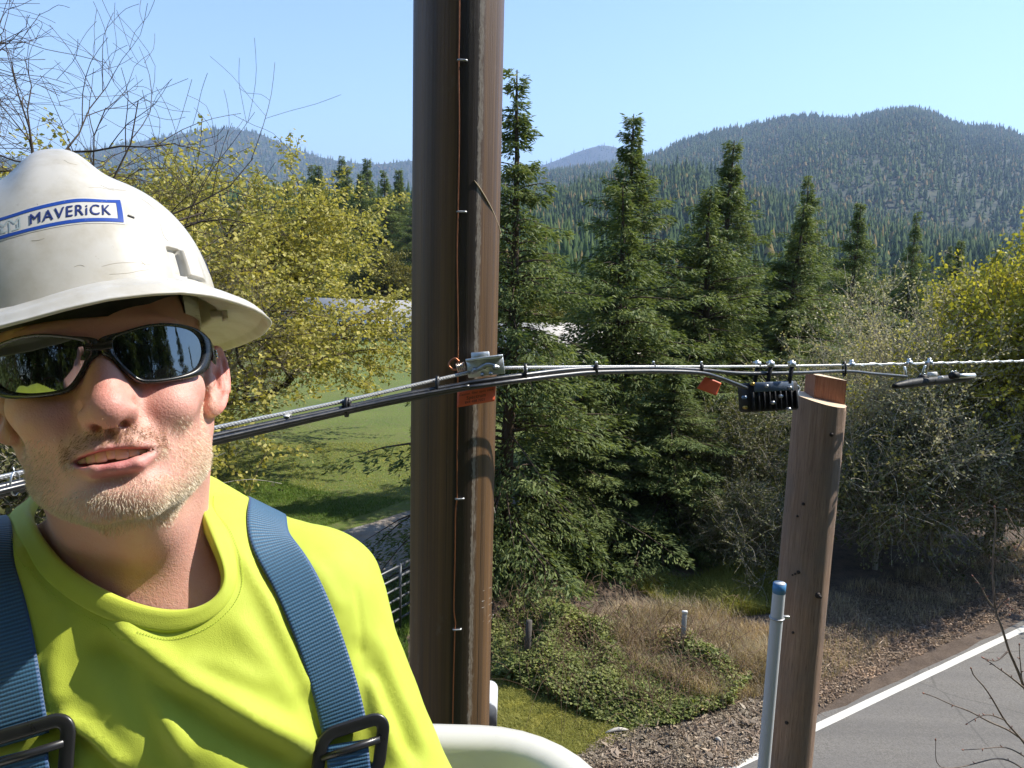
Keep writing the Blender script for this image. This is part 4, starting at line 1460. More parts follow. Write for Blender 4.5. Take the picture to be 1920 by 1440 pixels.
# ---- skin
t = NT('skin')
ca = t.n('VertexColor', _layer_name='Col').outputs[0]
oc = t.coord()
n1 = t.noise(oc, 90, 6, .6)
n2 = t.noise(oc, 900, 3, .6)
n3 = t.noise(oc, 330, 4, .65)
colr = t.mix(t.rng(n1, .3, .7, 0, .45), ca, t.mix(1.0, ca, (.97, .84, .80), 'MULTIPLY'))
colr = t.mix(t.rng(n3, .55, .75, 0, .30), colr, t.mix(1.0, colr, (.93, .72, .66), 'MULTIPLY'))
b = t.bsdf(Base_Color=colr, Roughness=t.rng(n1, .3, .7, .40, .56))
b.inputs['Subsurface Weight'].default_value = .22
b.inputs['Subsurface Radius'].default_value = (1.0, .32, .18)
b.inputs['Subsurface Scale'].default_value = .006
b.inputs['Specular IOR Level'].default_value = .5
t.set(b.inputs['Normal'], t.bump(t.math('ADD', t.math('MULTIPLY', n2, .6), n3), .42, .0014))
SKIN = t.m

lo = np.minimum(HT - .16, NECK1 - np.array([.20, .14, .10])); hi = HT + np.array([.16, .16, .16])
lo[2] = CAMZ - .375
hi[0] = max(hi[0], NECK1[0] + .20)
V, F = surface(f_body, lo, hi, .0022)
L = toH(V)
X, Y, Z = np.abs(L[:, 0]), L[:, 1], L[:, 2]
g = lambda c, r: np.exp(-(((np.stack([X, Y, Z], 1) - np.array(c)) / np.array(r)) ** 2).sum(1))
skin = np.array([.670, .372, .298])
C = np.tile(skin, (len(V), 1))
def tint(w, c):
    global C
    w = np.clip(w, 0, 1)[:, None]
    C = C * (1 - w) + np.array(c) * w
tint(.75 * g((0, -.110, -.040), (.020, .025, .026)), (.66, .27, .225))
tint(.55 * g((.042, -.070, -.035), (.026, .04, .020)), (.66, .29, .245))
tint(.55 * g((0, -.092, -.104), (.018, .03, .016)), (.62, .30, .25))
tint(.85 * (X > .0765) * np.clip((X - .0765) / .004, 0, 1), (.66, .27, .22))
tint(.35 * np.clip((-.125 - Z) / .05, 0, 1), (.58, .30, .24))
# stubble shadow on the skin, then the lips
beard_w = np.clip((-.050 - Z) / .030, 0, 1) * np.clip((X - .030) / .026, 0, 1) * (Y < .012) * (Y > -.1)
beard_w = np.maximum(beard_w, np.clip((X - .060) / .006, 0, 1) * np.clip((.010 - Z) / .02, 0, 1) * (Z > -.075) * np.exp(-((Y + .018) / .010) ** 2) * .8)
chin_w = np.clip((-.0920 - Z) / .006, 0, 1) * (Y < .01)
tash_w = np.maximum(g((.012, -.096, -.0640), (.0150, .02, .0050)) * (Z > -.0690) * 2.4, 1.5 * g((.0300, -.084, -.0720), (.0055, .02, .0090)))
soul_w = 1.2 * g((0, -.092, -.0945), (.0080, .02, .0035))
jaw_lim = np.clip((Z + .126) / .010, 0, 1) * (Z > -.130)
beard_w = np.clip(np.maximum(np.maximum(beard_w, chin_w) * jaw_lim, np.maximum(tash_w, soul_w)), 0, 1)
tint(.40 * beard_w, (.50, .335, .215))
Mx = np.stack([X, Y, Z], 1)
lip_d = np.minimum(np.minimum(s_cap(Mx, (.0245, -.0870, -.0730), (.0120, -.0950, -.0702), .0022, .0034), s_cap(Mx, (.0120, -.0950, -.0702), (0, -.0962, -.0712), .0034, .0032)),
                   np.minimum(s_cap(Mx, (.0240, -.0870, -.0786), (.0125, -.0956, -.0850), .0028, .0060), s_cap(Mx, (.0125, -.0956, -.0850), (0, -.0970, -.0868), .0060, .0070)))
lipm = np.clip(.5 - lip_d / .0014, 0, 1)
tint(lipm * .9, (.58, .205, .200))
tint(np.clip(g((0, -.084, -.0760), (.022, .0095, .0060)) * 1.6, 0, 1) * (Y > -.0915), (.16, .045, .04))
body = obj('body', V, F, SKIN, person, col=C)

# ---- teeth
TOOTH = simple('tooth_enamel', (.74, .67, .50), .22, var=.15, scale=120)
for i, (x, wd, hgt, dz) in enumerate(((-.0205, .0032, .0070, .0010), (-.0150, .0036, .0078, .0003), (-.0088, .0040, .0082, 0), (.0040, .0046, .0086, .0), (.0113, .0040, .0078, .0004), (.0173, .0036, .0072, .001), (-.0024, .0033, .0080, .0008))):
    mb = MB()
    y = -.0885 + (x / .026) ** 2 * .0085
    ax = np.array([[1, (x / .026) * .55, 0], [-(x / .026) * .55, 1, 0], [0, 0, 1.0]])
    ax /= np.linalg.norm(ax, axis=1)[:, None]
    mb.box(fromH((x, y, -.0735 + dz)), (wd, .0024, hgt * .60), ax @ HR.T, .0012)
    mb.build('tooth', TOOTH, person)

# ---- stubble: short pale hairs on the jaw, darker ones over the lip
t = NT('stubble_hair')
ca = t.n('VertexColor', _layer_name='Col').outputs[0]
b = t.bsdf(Base_Color=ca, Roughness=.45)
HAIR = t.m
N = vnormals(V, F)
fc = V[F].mean(1); fa = np.linalg.norm(np.cross(V[F[:, 2]] - V[F[:, 0]], V[F[:, 3]] - V[F[:, 1]]), axis=1)
fw = beard_w[F].mean(1) * (lipm[F].mean(1) < .25)
pr = fw * fa; pr /= pr.sum()
NH = 24000
pick = RNG.choice(len(F), NH, p=pr)
w4 = RNG.dirichlet((1, 1, 1, 1), NH)
P0 = (V[F[pick]] * w4[:, :, None]).sum(1)
N0 = N[F[pick]].mean(1); N0 /= np.linalg.norm(N0, axis=1)[:, None]
Lh = toH(P0)
ist = (np.abs(Lh[:, 0]) < .034) & (Lh[:, 2] > -.074) & (Lh[:, 1] < -.075)
down = fromH(np.array([[0, 0, -1.0]])) - HT
side = np.sign(Lh[:, 0])[:, None] * (HR[:, 0][None])
dirn = N0 * .75 + down * RNG.uniform(.5, 1.3, (NH, 1)) + side * np.where(ist, .5, .1)[:, None] + RNG.normal(size=(NH, 3)) * .28
dirn /= np.linalg.norm(dirn, axis=1)[:, None]
ln = RNG.uniform(.0014, .0038, NH) * np.where(ist, .95, 1)
wv = np.cross(dirn, RNG.normal(size=(NH, 3))); wv /= np.linalg.norm(wv, axis=1)[:, None]
hw = .00011
mid = P0 + dirn * (ln * .55)[:, None]
tip = P0 + dirn * ln[:, None] + down * (ln * .12)[:, None]
base = P0 - N0 * .0004
HV = np.stack([base - wv * hw, base + wv * hw, mid + wv * hw * .8, mid - wv * hw * .8, tip], 1).reshape(-1, 3)
k = np.arange(NH)[:, None] * 5
HFq = k + np.array([[0, 1, 2, 3]]); HFt = k + np.array([[3, 2, 4]])
hc = np.where(ist[:, None], np.array([[.40, .22, .10]]), np.array([[.82, .70, .52]])) * RNG.uniform(.7, 1.2, (NH, 1))
HC = np.repeat(np.clip(hc, 0, .9), 5, 0)
o = obj('stubble', HV, [HFq, HFt], HAIR, person, col=HC)
o['kind'] = 'stuff'

# cropped hair under the helmet at the temple and round the back of the head
NS = 9000
hm = ((Z > .010) & (Y > -.032) & (Y < -.008) & (X > .050) & (Z < .06)) | ((Y > .05) & (Z > -.06) & (Z < .06))
pr = hm[F].mean(1) * (X[F].mean(1) < .0765) * fa; pr /= pr.sum()
pick = RNG.choice(len(F), NS, p=pr)
P0 = (V[F[pick]] * RNG.dirichlet((1, 1, 1, 1), NS)[:, :, None]).sum(1)
N0 = N[F[pick]].mean(1)
dirn = N0 * .5 + down + RNG.normal(size=(NS, 3)) * .25
dirn /= np.linalg.norm(dirn, axis=1)[:, None]
ln = RNG.uniform(.004, .009, NS)
wv = np.cross(dirn, N0 + 1e-3); wv /= np.linalg.norm(wv, axis=1)[:, None]
HV = np.stack([P0 - wv * .0002, P0 + wv * .0002, P0 + dirn * ln[:, None] + N0 * .001], 1).reshape(-1, 3)
o = obj('hair', HV, np.arange(NS * 3).reshape(-1, 3), HAIR, person, col=np.repeat(np.array([[.34, .23, .13]]) * RNG.uniform(.7, 1.3, (NS, 1)), 3, 0))
o['kind'] = 'stuff'

# ------------------------------------------------------------------ shirt
t = NT('neon_shirt_cloth')
oc = t.coord()
nn = t.noise(oc, 14, 5)
wk = t.noise(t.mapping(oc, (1.0, 1.0, .45), (.2, .5, .6)), 34, 5, .6, 1.4)
kn = t.noise(oc, 1600, 2, .5)
col = t.mix(t.rng(nn, .3, .7), (.455, .530, .050), (.510, .585, .070))
b = t.bsdf(Base_Color=col, Roughness=.62, Normal=t.bump(t.math('ADD', kn, t.math('MULTIPLY', wk, 1.5)), .22, .0022))
b.inputs['Sheen Weight'].default_value = .15
b.inputs['Specular IOR Level'].default_value = .3
SHIRT = t.m
t = NT('shirt_thread')
t.bsdf(Base_Color=(.50, .66, .05), Roughness=.6)
THREAD = t.m


def hit(x, y, f=f_torso, d0=.40, d1=1.1):
    v = ray(x, y)
    D = np.linspace(d0, d1, 700)
    q = f(v[None] * D[:, None] + CAM)
    i = np.argmax(q < 0)
    if q[i] >= 0:
        i = int(np.argmin(q))
        return v * D[i] + CAM, False
    s = q[i - 1] / (q[i - 1] - q[i])
    return v * (D[i - 1] + s * (D[i] - D[i - 1])) + CAM, True


IN = [(60, 949), (66, 985), (86, 1020), (126, 1064), (180, 1100), (253, 1133), (314, 1147), (372, 1144), (408, 1124), (423, 1088), (405, 1036), (383, 985), (364, 938)]
OUT = [(24, 962), (29, 1002), (60, 1062), (126, 1122), (180, 1152), (240, 1178), (308, 1190), (366, 1180), (420, 1148), (449, 1092), (441, 1036), (420, 985), (392, 944)]
bk = [U(330, 905, .80), U(215, 890, .84), U(105, 905, .77)]
ins = [hit(*q)[0] for q in IN]
outs = [hit(*q)[0] for q in OUT]
nb = np.array(bk)
C_IN = spline(np.array(ins + bk), 220, closed=True)
C_OUT = spline(np.array(outs + [b_ + np.array([s_, .012, -.014]) for b_, s_ in zip(bk, (.012, 0, -.012))]), 220, closed=True)


for _ in range(12):
    C_IN = .25 * np.roll(C_IN, 1, 0) + .5 * C_IN + .25 * np.roll(C_IN, -1, 0)
    C_OUT = .25 * np.roll(C_OUT, 1, 0) + .5 * C_OUT + .25 * np.roll(C_OUT, -1, 0)


def settle(P, f, off):
    for _ in range(4):
        d, gr = field_grad(f, P, .002)
        P = P - np.clip(d - off, -.01, .01)[:, None] * gr
    return P


# the shirt's surface
FOLDS = [  # (pixel polyline for reference, amplitude m, width px, kind)
    ([(196, 1168), (240, 1212), (345, 1290), (480, 1368), (620, 1440)], .0100, 28, 'step'),
    ([(225, 1250), (290, 1330), (350, 1440)], .0040, 22, 'step'),
    ([(100, 1345), (170, 1385), (240, 1450)], .0075, 17, 'step'),
    ([(120, 1135), (100, 1240), (108, 1330)], .0035, 20, 'ridge'),
    ([(440, 1015), (490, 1110), (550, 1235), (590, 1310)], .0038, 15, 'ridge'),
    ([(425, 1150), (500, 1235), (560, 1330)], .0030, 22, 'ridge'),
    ([(560, 1290), (590, 1350), (612, 1420)], -.0020, 14, 'ridge'),
    ([(668, 1190), (686, 1260), (684, 1340), (700, 1440)], -.0030, 16, 'ridge'),
    ([(690, 1260), (722, 1350), (750, 1440)], .0034, 13, 'ridge'),
    ([(700, 1230), (745, 1330), (790, 1440)], -.0026, 13, 'ridge'),
    ([(668, 1095), (676, 1160), (684, 1240)], -.0016, 5, 'ridge'),
    ([(700, 1180), (740, 1300), (800, 1430)], .0030, 16, 'step'),
    ([(330, 1225), (420, 1250), (520, 1290)], .0022, 18, 'ridge'),
    ([(560, 1030), (610, 1090), (640, 1150)], .0022, 16, 'ridge'),
    ([(30, 1010), (60, 1090), (100, 1150)], .0025, 14, 'ridge'),
]
lo = np.minimum.reduce([S2 - .12, ELB2 - .08, WR2 - .06, PEL - .19]); hi = np.maximum.reduce([S1 + .12, ELB2 + .08, ELB1 + .09, NECK1 + np.array([.1, .14, .13]), CH + .2])
V, F = surface(f_shirt, lo, hi, .0045)
# one finer level so that the folds keep their edges
px, dep = PJ(V)
front = (dep > .05) & (px[:, 0] > -300) & (px[:, 0] < 1000)
Nn = vnormals(V, F)
facing = ((CAM - V) * Nn).sum(1) > 0
disp = np.zeros(len(V))
for Q, A, wd, kind in FOLDS:
    d, sd, tt = poly_dist(px, Q)
    e = np.clip(tt / .15, 0, 1) * np.clip((1 - tt) / .15, 0, 1)
    s = d * sd / wd
    if kind == 'ridge':
        disp += A * e * np.exp(-s * s)
    else:                                   # a rolled fold: crest on the upper side, hollow below it
        disp += A * e * (np.exp(-(s + .55) ** 2 * 1.1) - 1.0 * np.exp(-(s - 1.25) ** 2 * .7))
disp *= (front & facing)
disp += .0009 * wob(V, 38, 3) + .0005 * wob(V, 90, 4)
V = V + Nn * disp[:, None]
cut = [tuple(q) for q in (PJ(C_IN)[0] * .45 + PJ(C_OUT)[0] * .55)]
cfc = V[F].mean(1)
pxf, df = PJ(cfc)
hole = in_poly(pxf, cut) & (df < .80)
shirt = obj('shirt', V, F[~hole], SHIRT, person)
SHV = BVHTree.FromPolygons([tuple(v) for v in V], [tuple(f) for f in F])


def on_shirt(x, y, lift=.002):
    v = Vector(ray(x, y)).normalized()
    h = SHV.ray_cast(Vector(CAM) + v * .35, v, 2.0)
    if h[0] is None: return None
    nrm = Vector(h[1])
    if nrm.dot(v) > 0: nrm = -nrm
    return np.array(h[0] + nrm * lift), np.array(nrm)


def near_shirt(p, lift):
    h = SHV.find_nearest(Vector(p))
    nrm = h[1]
    return np.array(h[0]) + np.array(nrm) * lift, np.array(nrm)


# collar band: an inner rolled edge, a band, a stitched seam
nC = len(C_IN)
prof = []
for i in range(nC):
    a, b_ = C_IN[i], C_OUT[i]
    _, na = near_shirt(a, 0)
    _, nb_ = near_shirt(b_, 0)
    row = []
    for tt, lf in ((-.02, -.006), (-.06, .0015), (0.0, .0048), (.10, .0060), (.35, .0052), (.65, .0040), (.88, .0034), (.97, .0022), (1.02, -.002)):
        p = a * (1 - tt) + b_ * tt
        nn_ = na * (1 - max(tt, 0)) + nb_ * max(tt, 0)
        q, _n = near_shirt(p, 0)
        p = p * .35 + q * .65 if tt > .2 else p
        row.append(p + nn_ / np.linalg.norm(nn_) * lf)
    prof.append(row)
prof = np.array(prof)
for _ in range(14):
    prof = .25 * np.roll(prof, 1, 0) + .5 * prof + .25 * np.roll(prof, -1, 0)
k = prof.shape[1]
collar = obj('collar', prof.reshape(-1, 3), grid_faces(nC, k, cu=True), SHIRT, person)
mb = MB()
st = prof[:, 5] * .0 + C_OUT * 1.0
off = (C_OUT - C_IN); off /= np.linalg.norm(off, axis=1)[:, None]
path = spline(C_OUT + off * .0045, 700, closed=True)
for i in range(0, 700, 2):
    p, nn_ = near_shirt(path[i], .0008)
    q, _n = near_shirt(path[(i + 1) % 700], .0008)
    px_, _d = PJ(p[None])
    if -40 < px_[0, 0] < 480 and 930 < px_[0, 1] < 1210:
        mb.tube([p, (p + q) / 2 + nn_ * .0002, q], .00030, 4)
o = mb.build('seam_stitching', THREAD, collar)
o['kind'] = 'stuff'

# ------------------------------------------------------------------ trousers, boots, hand (inside the bucket and behind the phone)
def f_legs(P):
    d = s_cap(P, PEL + np.array([0, 0, .02]), PEL + np.array([0, 0, -.08]), .150, .150)
    for s in (1, -1):
        hip = PEL + np.array([s * .085, 0, -.10]); knee = hip + np.array([s * .02, -.02, -.36]); ank = np.array([knee[0], knee[1] + .03, CAMZ - 1.66])
        d = smin(d, smin(s_cap(P, hip, knee, .082, .062), s_cap(P, knee, ank, .062, .052), .03), .03)
    return d
V, F = surface(f_legs, PEL - np.array([.28, .25, .95]), PEL + np.array([.28, .25, .16]), .014, 1)
obj('trousers', V, F, simple('denim', (.05, .07, .12), .8, scale=200), person)
BOOT = simple('boot_leather', (.09, .05, .03), .5)
for s in (1, -1):
    fx = PEL[0] + s * .105
    def f_boot(P, fx=fx):
        d = s_cap(P, (fx, PEL[1] + .03, CAMZ - 1.68), (fx + s * .02, PEL[1] - .17, CAMZ - 1.685), .048, .044)
        d = smin(d, s_cap(P, (fx, PEL[1] + .02, CAMZ - 1.66), (fx, PEL[1] + .01, CAMZ - 1.52), .052, .058), .03)
        return np.maximum(d, (CAMZ - 1.73) - P[..., 2])
    c = np.array([fx, PEL[1] - .07, CAMZ - 1.62])
    V, F = surface(f_boot, c - np.array([.1, .2, .13]), c + np.array([.1, .2, .2]), .01, 1)
    obj('boot', V, F, BOOT, person)

PH0 = CAM + np.array([-.058, -.0065, -.010])       # phone body, just behind the lens
def f_hand(P):
    q = P - WR2
    palm = WR2 + np.array([.095, -.058, .040])
    d = s_cap(P, WR2 - np.array([.0, 0, .0]), palm, .030, .034)
    d = smin(d, s_ell(P, palm, (.036, .020, .044)), .02)
    for i in range(4):                               # four fingers run up the back of the phone
        z = -.028 + i * .021
        a = palm + np.array([.022, -.006, z]); b_ = a + np.array([.040, -.006, .006]); c = b_ + np.array([.030 - .004 * abs(i - 1.5), .004, .002])
        d = smin(d, smin(s_cap(P, a, b_, .0105, .0095), s_cap(P, b_, c, .0095, .0080), .004), .006)
    a = palm + np.array([-.004, .014, .026]); b_ = a + np.array([.022, .012, .034]); c = b_ + np.array([.026, .000, .008])
    d = smin(d, smin(s_cap(P, a, b_, .0130, .0110), s_cap(P, b_, c, .0110, .0085), .004), .010)
    return d
V, F = surface(f_hand, WR2 - np.array([.06, .09, .06]), WR2 + np.array([.22, .075, .25]), .004, 1)
pxh, dh = PJ(V)
obj('hand', V, F, SKIN, person, col=np.tile(skin, (len(V), 1)))
phone = root('phone', PH0, 'black smartphone held out at arm length by the man', 'phone')
mb = MB(); mb.box(PH0, (.078, .0040, .037), None, .003)
mb.build('phone_case', simple('phone_plastic', (.02, .02, .022), .3), phone)
mb = MB(); mb.box(PH0 + np.array([0, .0042, 0]), (.072, .0006, .034), None, .0003)
mb.build('phone_screen', simple('phone_glass', (.02, .02, .03), .08), phone)
# ================================================================== hard hat
HAR = np.array([[0.8962, -0.3979, -0.1978], [0.4336, 0.8816, 0.1876], [0.0991, -0.2537, 0.9623]])
HAO = np.array([-0.3605, 0.6282, -0.0588]) + CAM


def fromHat(L): return np.asarray(L, float) @ HAR.T + HAO


def sstep(x, a, b):
    t_ = np.clip((x - a) / (b - a), 0, 1)
    return t_ * t_ * (3 - 2 * t_)


HA, HB, HH = .1060, .1300, .1360        # half width, half length and height of the dome


def hat_pt(ph, t_, lift=0.0):
    """Outer face of the shell: ph runs round (0 = wearer's left), t_ from the crown 0 to the edge of the brim 1."""
    ph = np.asarray(ph, float); t_ = np.asarray(t_, float)
    ph, t_ = np.broadcast_arrays(ph, t_)
    T1 = .72
    al = np.clip(t_ / T1, 0, 1) * math.radians(86)
    s = np.sin(al); c = np.cos(al)
    rr = s ** .90
    z = HH * (np.abs(c) ** .80 - math.cos(math.radians(86)) ** .80)
    ex = 2.12                                        # a touch squarer than an ellipse
    cp, sp = np.cos(ph), np.sin(ph)
    k = (np.abs(cp) ** ex + np.abs(sp) ** ex) ** (-1 / ex)
    x = HA * rr * cp * k
    y = -HB * rr * sp * k
    # flare of the brim
    b = np.clip((t_ - T1) / (1 - T1), 0, 1)
    fr = np.clip(-y / HB, -1, 1)
    wid = .040 + .006 * np.abs(sp)
    out = wid * (b + .0) * np.where(b > 0, 1, 0)
    nx, ny = cp / HA, -sp / HB
    nl = np.hypot(nx, ny); nx, ny = nx / nl, ny / nl
    x = x + nx * out; y = y + ny * out
    z = z - .0150 * b ** 1.25 - .004 * sstep(b, .86, 1.0) + .003 * np.sin(np.clip(b, 0, 1) * np.pi)
    # the old shell is out of true: its edge stands up on one quarter and sags on the other
    z = z + np.interp(np.degrees(ph) % 360, [0, 10, 25, 42, 54, 63, 70, 80, 89, 96, 103, 118, 160, 230, 360], np.array([0, -1, -2, 1.6, 5.2, 6.4, 5.2, 2.4, -2.2, -6.2, -9.2, -11, -7, 0, 0]) * .001) * sstep(t_, .42, .86)
    # the crest that runs over the crown from front to back
    w = np.exp(-(np.abs(x) / .0265) ** 3.2)
    cr = .0205 * w * sstep(z, .045, .112) * (1 - .25 * sstep(-y, .02, .09))
    z = z + cr
    # accessory slots: flat raised patches low on both sides
    for s_ in (1, -1):
        an_ = np.degrees(np.arctan2(-y, x * s_))
        zr = sstep(z, .0125, .0145) * sstep(-z, -.0365, -.0345) * (b <= 0)
        pat = sstep(an_, 29, 39) * sstep(-an_, -47.4, -46.6) * zr
        rec = sstep(an_, 46.9, 47.7) * sstep(-an_, -54.2, -53.4) * zr
        e_ = .0036 * pat - .0046 * rec
        x = x + cp * e_; y = y - sp * e_
    p = np.stack([x, y, z], -1)
    return p


hat = root('hard_hat', fromHat((0, 0, 0)), 'scuffed white full-brim hard hat with blue framed sticker, worn by the man', 'hard hat')
t = NT('white_helmet_plastic')
oc = t.coord()
sc1 = t.noise(t.mapping(oc, (30, 30, 160), (.4, .2, .9)), 6, 3, .7, 1.2)
sc2 = t.noise(t.mapping(oc, (220, 25, 60), (.9, .5, .1)), 5, 3, .7, .8)
dirt = t.noise(oc, 26, 7, .65)
sp = t.noise(oc, 150, 4, .7)
base = t.mix(t.rng(dirt, .42, .68), (.545, .525, .475), (.43, .395, .32))
base = t.mix(t.rng(sc1, .62, .68, 0, .45), base, (.55, .50, .42))
base = t.mix(t.rng(sp, .66, .74, 0, .5), base, (.35, .30, .24))
rough = t.math('ADD', t.rng(dirt, .3, .7, .27, .42), t.rng(sc2, .58, .70, 0, .25))
b = t.bsdf(Base_Color=base, Roughness=rough, Normal=t.bump(t.math('ADD', t.math('MULTIPLY', sc2, .4), t.noise(oc, 60, 3)), .035, .002))
b.inputs['Subsurface Weight'].default_value = .12
b.inputs['Subsurface Radius'].default_value = (1, .85, .55)
b.inputs['Subsurface Scale'].default_value = .004
HELM = t.m
nu, nv = 620, 230
ph = np.linspace(0, 2 * np.pi, nu, endpoint=False)
tv = np.concatenate([np.linspace(.004, .60, 110, endpoint=False), np.linspace(.60, .74, 60, endpoint=False), np.linspace(.74, 1.0, 60)])
PO = hat_pt(ph[:, None], tv[None, :])
# shell thickness: an inner face 2.6 mm in, joined over a rounded lip
def g_normals(P):
    du = np.roll(P, -1, 0) - np.roll(P, 1, 0)
    dv = np.gradient(P, axis=1)
    n_ = np.cross(dv, du)
    return n_ / (np.linalg.norm(n_, axis=2, keepdims=True) + 1e-12)
tvi = np.concatenate([np.linspace(.004, .70, 40, endpoint=False), np.linspace(.70, 1.0, 40)])
PI0 = hat_pt(ph[:, None], tvi[None, :])
NI = g_normals(PI0)
if (NI[:, 30, 2] < 0).mean() > .5: NI = -NI
PIn = PI0 - NI * .0028
lip = PO[:, -1:] * .5 + PIn[:, -1:] * .5
rad = PO[:, -1:] * np.array([1, 1, 0]); rad = rad / np.linalg.norm(rad, axis=2, keepdims=True)
lip = lip + rad * .0016
ALL = np.concatenate([PO, lip, PIn[:, ::-1]], 1)
obj('shell', fromHat(ALL.reshape(-1, 3)), grid_faces(nu, ALL.shape[1], cu=True), HELM, hat)

# inner side: lining band, suspension, clips
BAND = simple('dark_sweatband', (.035, .032, .030), .75, var=.3, scale=80, bump=.3)
th = np.linspace(0, 2 * np.pi, 160, endpoint=False)
rows = []
for (a, bb, z) in ((.0800, .1040, -.019), (.0835, .1120, -.0195), (.0850, .1150, .018), (.0810, .1050, .021)):
    rows.append(np.stack([a * np.cos(th), -bb * np.sin(th) + .002, 0 * th + z + .004 * np.sin(th)], 1))
R4 = np.array(rows).transpose(1, 0, 2)
obj('headband', fromHat(R4.reshape(-1, 3)), grid_faces(160, 4, cu=True, cv=True), BAND, hat)
CREAM = simple('cream_plastic', (.60, .56, .46), .4, var=.1)
rows = []
for (a, z) in ((.0880, -.010), (.0895, -.0102), (.0895, .016), (.0880, .016)):
    th2 = np.linspace(-.75, .55, 40)
    rows.append(np.stack([a * np.cos(th2), -.118 * np.sin(th2) + .004, 0 * th2 + z - .012 * np.sin(np.clip(th2 * -1, 0, 2))], 1))
R4 = np.array(rows).transpose(1, 0, 2)
obj('suspension_strap', fromHat(R4.reshape(-1, 3)), grid_faces(40, 4, cv=True), CREAM, hat)
for s_ in (1, -1):
    mb = MB()
    c = np.array([s_ * .1090, -.012, -.0045])
    for dx, dz, hx, hz in ((0, .0052, .0068, .0016), (0, -.0052, .0068, .0016), (.0056, 0, .0014, .0040), (-.0056, 0, .0014, .0040)):
        mb.box(c + np.array([0, dx, dz]), (.0022, hx, hz), None, .0006)
    V = fromHat(np.concatenate(mb.V))
    clip = obj('suspension_clip', V, mb.F, CREAM, hat)
    mb = MB().box(c - np.array([s_ * .006, 0, 0]), (.006, .004, .0035), None, .001)
    obj('clip_tongue', fromHat(np.concatenate(mb.V)), mb.F, CREAM, clip)

# ---- sticker on the front: white field, blue frame, blue lettering, worn crest
def hat_dir(px, py):
    """(ph, t) of the shell point seen at a photo pixel."""
    v = ray(px, py)
    best = None
    A = np.linspace(np.pi * .05, np.pi * .98, 240)[:, None]; B = np.linspace(.28, .70, 240)[None, :]
    P, d = PJ(fromHat(hat_pt(A, B).reshape(-1, 3)))
    e = ((P - np.array([px, py])) ** 2).sum(1)
    i = int(np.argmin(e))
    return A[i // 240, 0], B[0, i % 240]
c00, c10, c11, c01 = hat_dir(-48, 468), hat_dir(231, 418), hat_dir(224, 376), hat_dir(-54, 426)
MID0, MID1 = hat_dir(92, 426), hat_dir(90, 383)


def st_pt(u, v, lift):
    """u 0..1 along the sticker, v 0..1 up it."""
    u = np.asarray(u, float); v = np.asarray(v, float)
    def q(a, m_, b_, s):       # quadratic through three (ph,t) pairs at 0, um, 1
        um = .50
        a, m_, b_ = map(np.asarray, (a, m_, b_))
        l0 = (s - um) * (s - 1) / (um); l1 = s * (s - 1) / (um * (um - 1)); l2 = s * (s - um) / (1 - um)
        return a * l0[..., None] + m_ * l1[..., None] + b_ * l2[..., None]
    lo_, hi_ = q(c00, MID0, c10, u), q(c01, MID1, c11, u)
    w = lo_ * (1 - v[..., None]) + hi_ * v[..., None]
    e = 1e-3
    p = hat_pt(w[..., 0], w[..., 1])
    du = hat_pt(w[..., 0] + e, w[..., 1]) - p
    dv = hat_pt(w[..., 0], w[..., 1] + e) - p
    n_ = np.cross(dv, du); n_ /= np.linalg.norm(n_, axis=-1, keepdims=True)
    n_ = np.where((n_ * p).sum(-1, keepdims=True) < 0, -n_, n_)
    return fromHat(p + n_ * lift)


t = NT('sticker_white')
ocs = t.coord()
t.bsdf(Base_Color=t.mix(t.rng(t.noise(ocs, 130, 5), .5, .7), (.56, .55, .51), (.48, .47, .42)), Roughness=.3)
STW = t.m
t = NT('sticker_blue')
ocs = t.coord()
wear = t.noise(t.mapping(ocs, (1, 1, 1)), 240, 5, .75, 1.5)
t.bsdf(Base_Color=t.mix(t.rng(wear, .66, .70), t.mix(t.noise(ocs, 60), (.012, .045, .27), (.02, .075, .36)), (.60, .60, .60)), Roughness=.32)
STB = t.m
def patch(u0, u1, v0, v1, lift, nu_=60, nv_=6):
    U_, V_ = np.meshgrid(np.linspace(u0, u1, nu_), np.linspace(v0, v1, nv_), indexing='ij')
    return st_pt(U_, V_, lift).reshape(-1, 3), grid_faces(nu_, nv_)
V, F = patch(-.012, 1.012, -.06, 1.06, .0003)
st = obj('sticker', V, F[:, ::-1], STW, hat)
Vs, Fs, n0 = [], [], 0
for (a, b_, c_, d_, nu_, nv_) in ((0, 1, 0, .145, 60, 3), (0, 1, .855, 1, 60, 3), (0, .030, .145, .855, 4, 6), (.962, 1, .145, .855, 4, 6)):
    V, F = patch(a, b_, c_, d_, .0006, nu_, nv_)
    Vs.append(V); Fs.append(F[:, ::-1] + n0); n0 += len(V)
obj('sticker_border', np.concatenate(Vs), np.concatenate(Fs), STB, st)
DARKB = simple('sticker_lettering_ink', (.018, .030, .14), .35, var=.3, scale=200)
word = 'MAVERiCK'
TV, TF = text_mesh(word, 1.0, 1.14, 3)
k_ = len(TV)
TV = np.concatenate([TV + np.array([dx_, dy_, 0]) for dx_, dy_ in ((-.016, 0), (.016, 0), (0, .014))]); TF = [tuple(i + q * k_ for i in f) for q in range(3) for f in TF]
TLIFT = np.repeat([.00070, .00078, .00086], k_)[:, None]
wx0, wx1 = TV[:, 0].min(), TV[:, 0].max(); wy0, wy1 = TV[:, 1].min(), TV[:, 1].max()
u = .385 + (TV[:, 0] - wx0) / (wx1 - wx0) * (.915 - .385)
v = .27 + (TV[:, 1] - wy0) / (wy1 - wy0) * (.73 - .27)
V = st_pt(u, v, TLIFT)
obj('lettering', V, [f[::-1] for f in TF], DARKB, st, smooth=False)
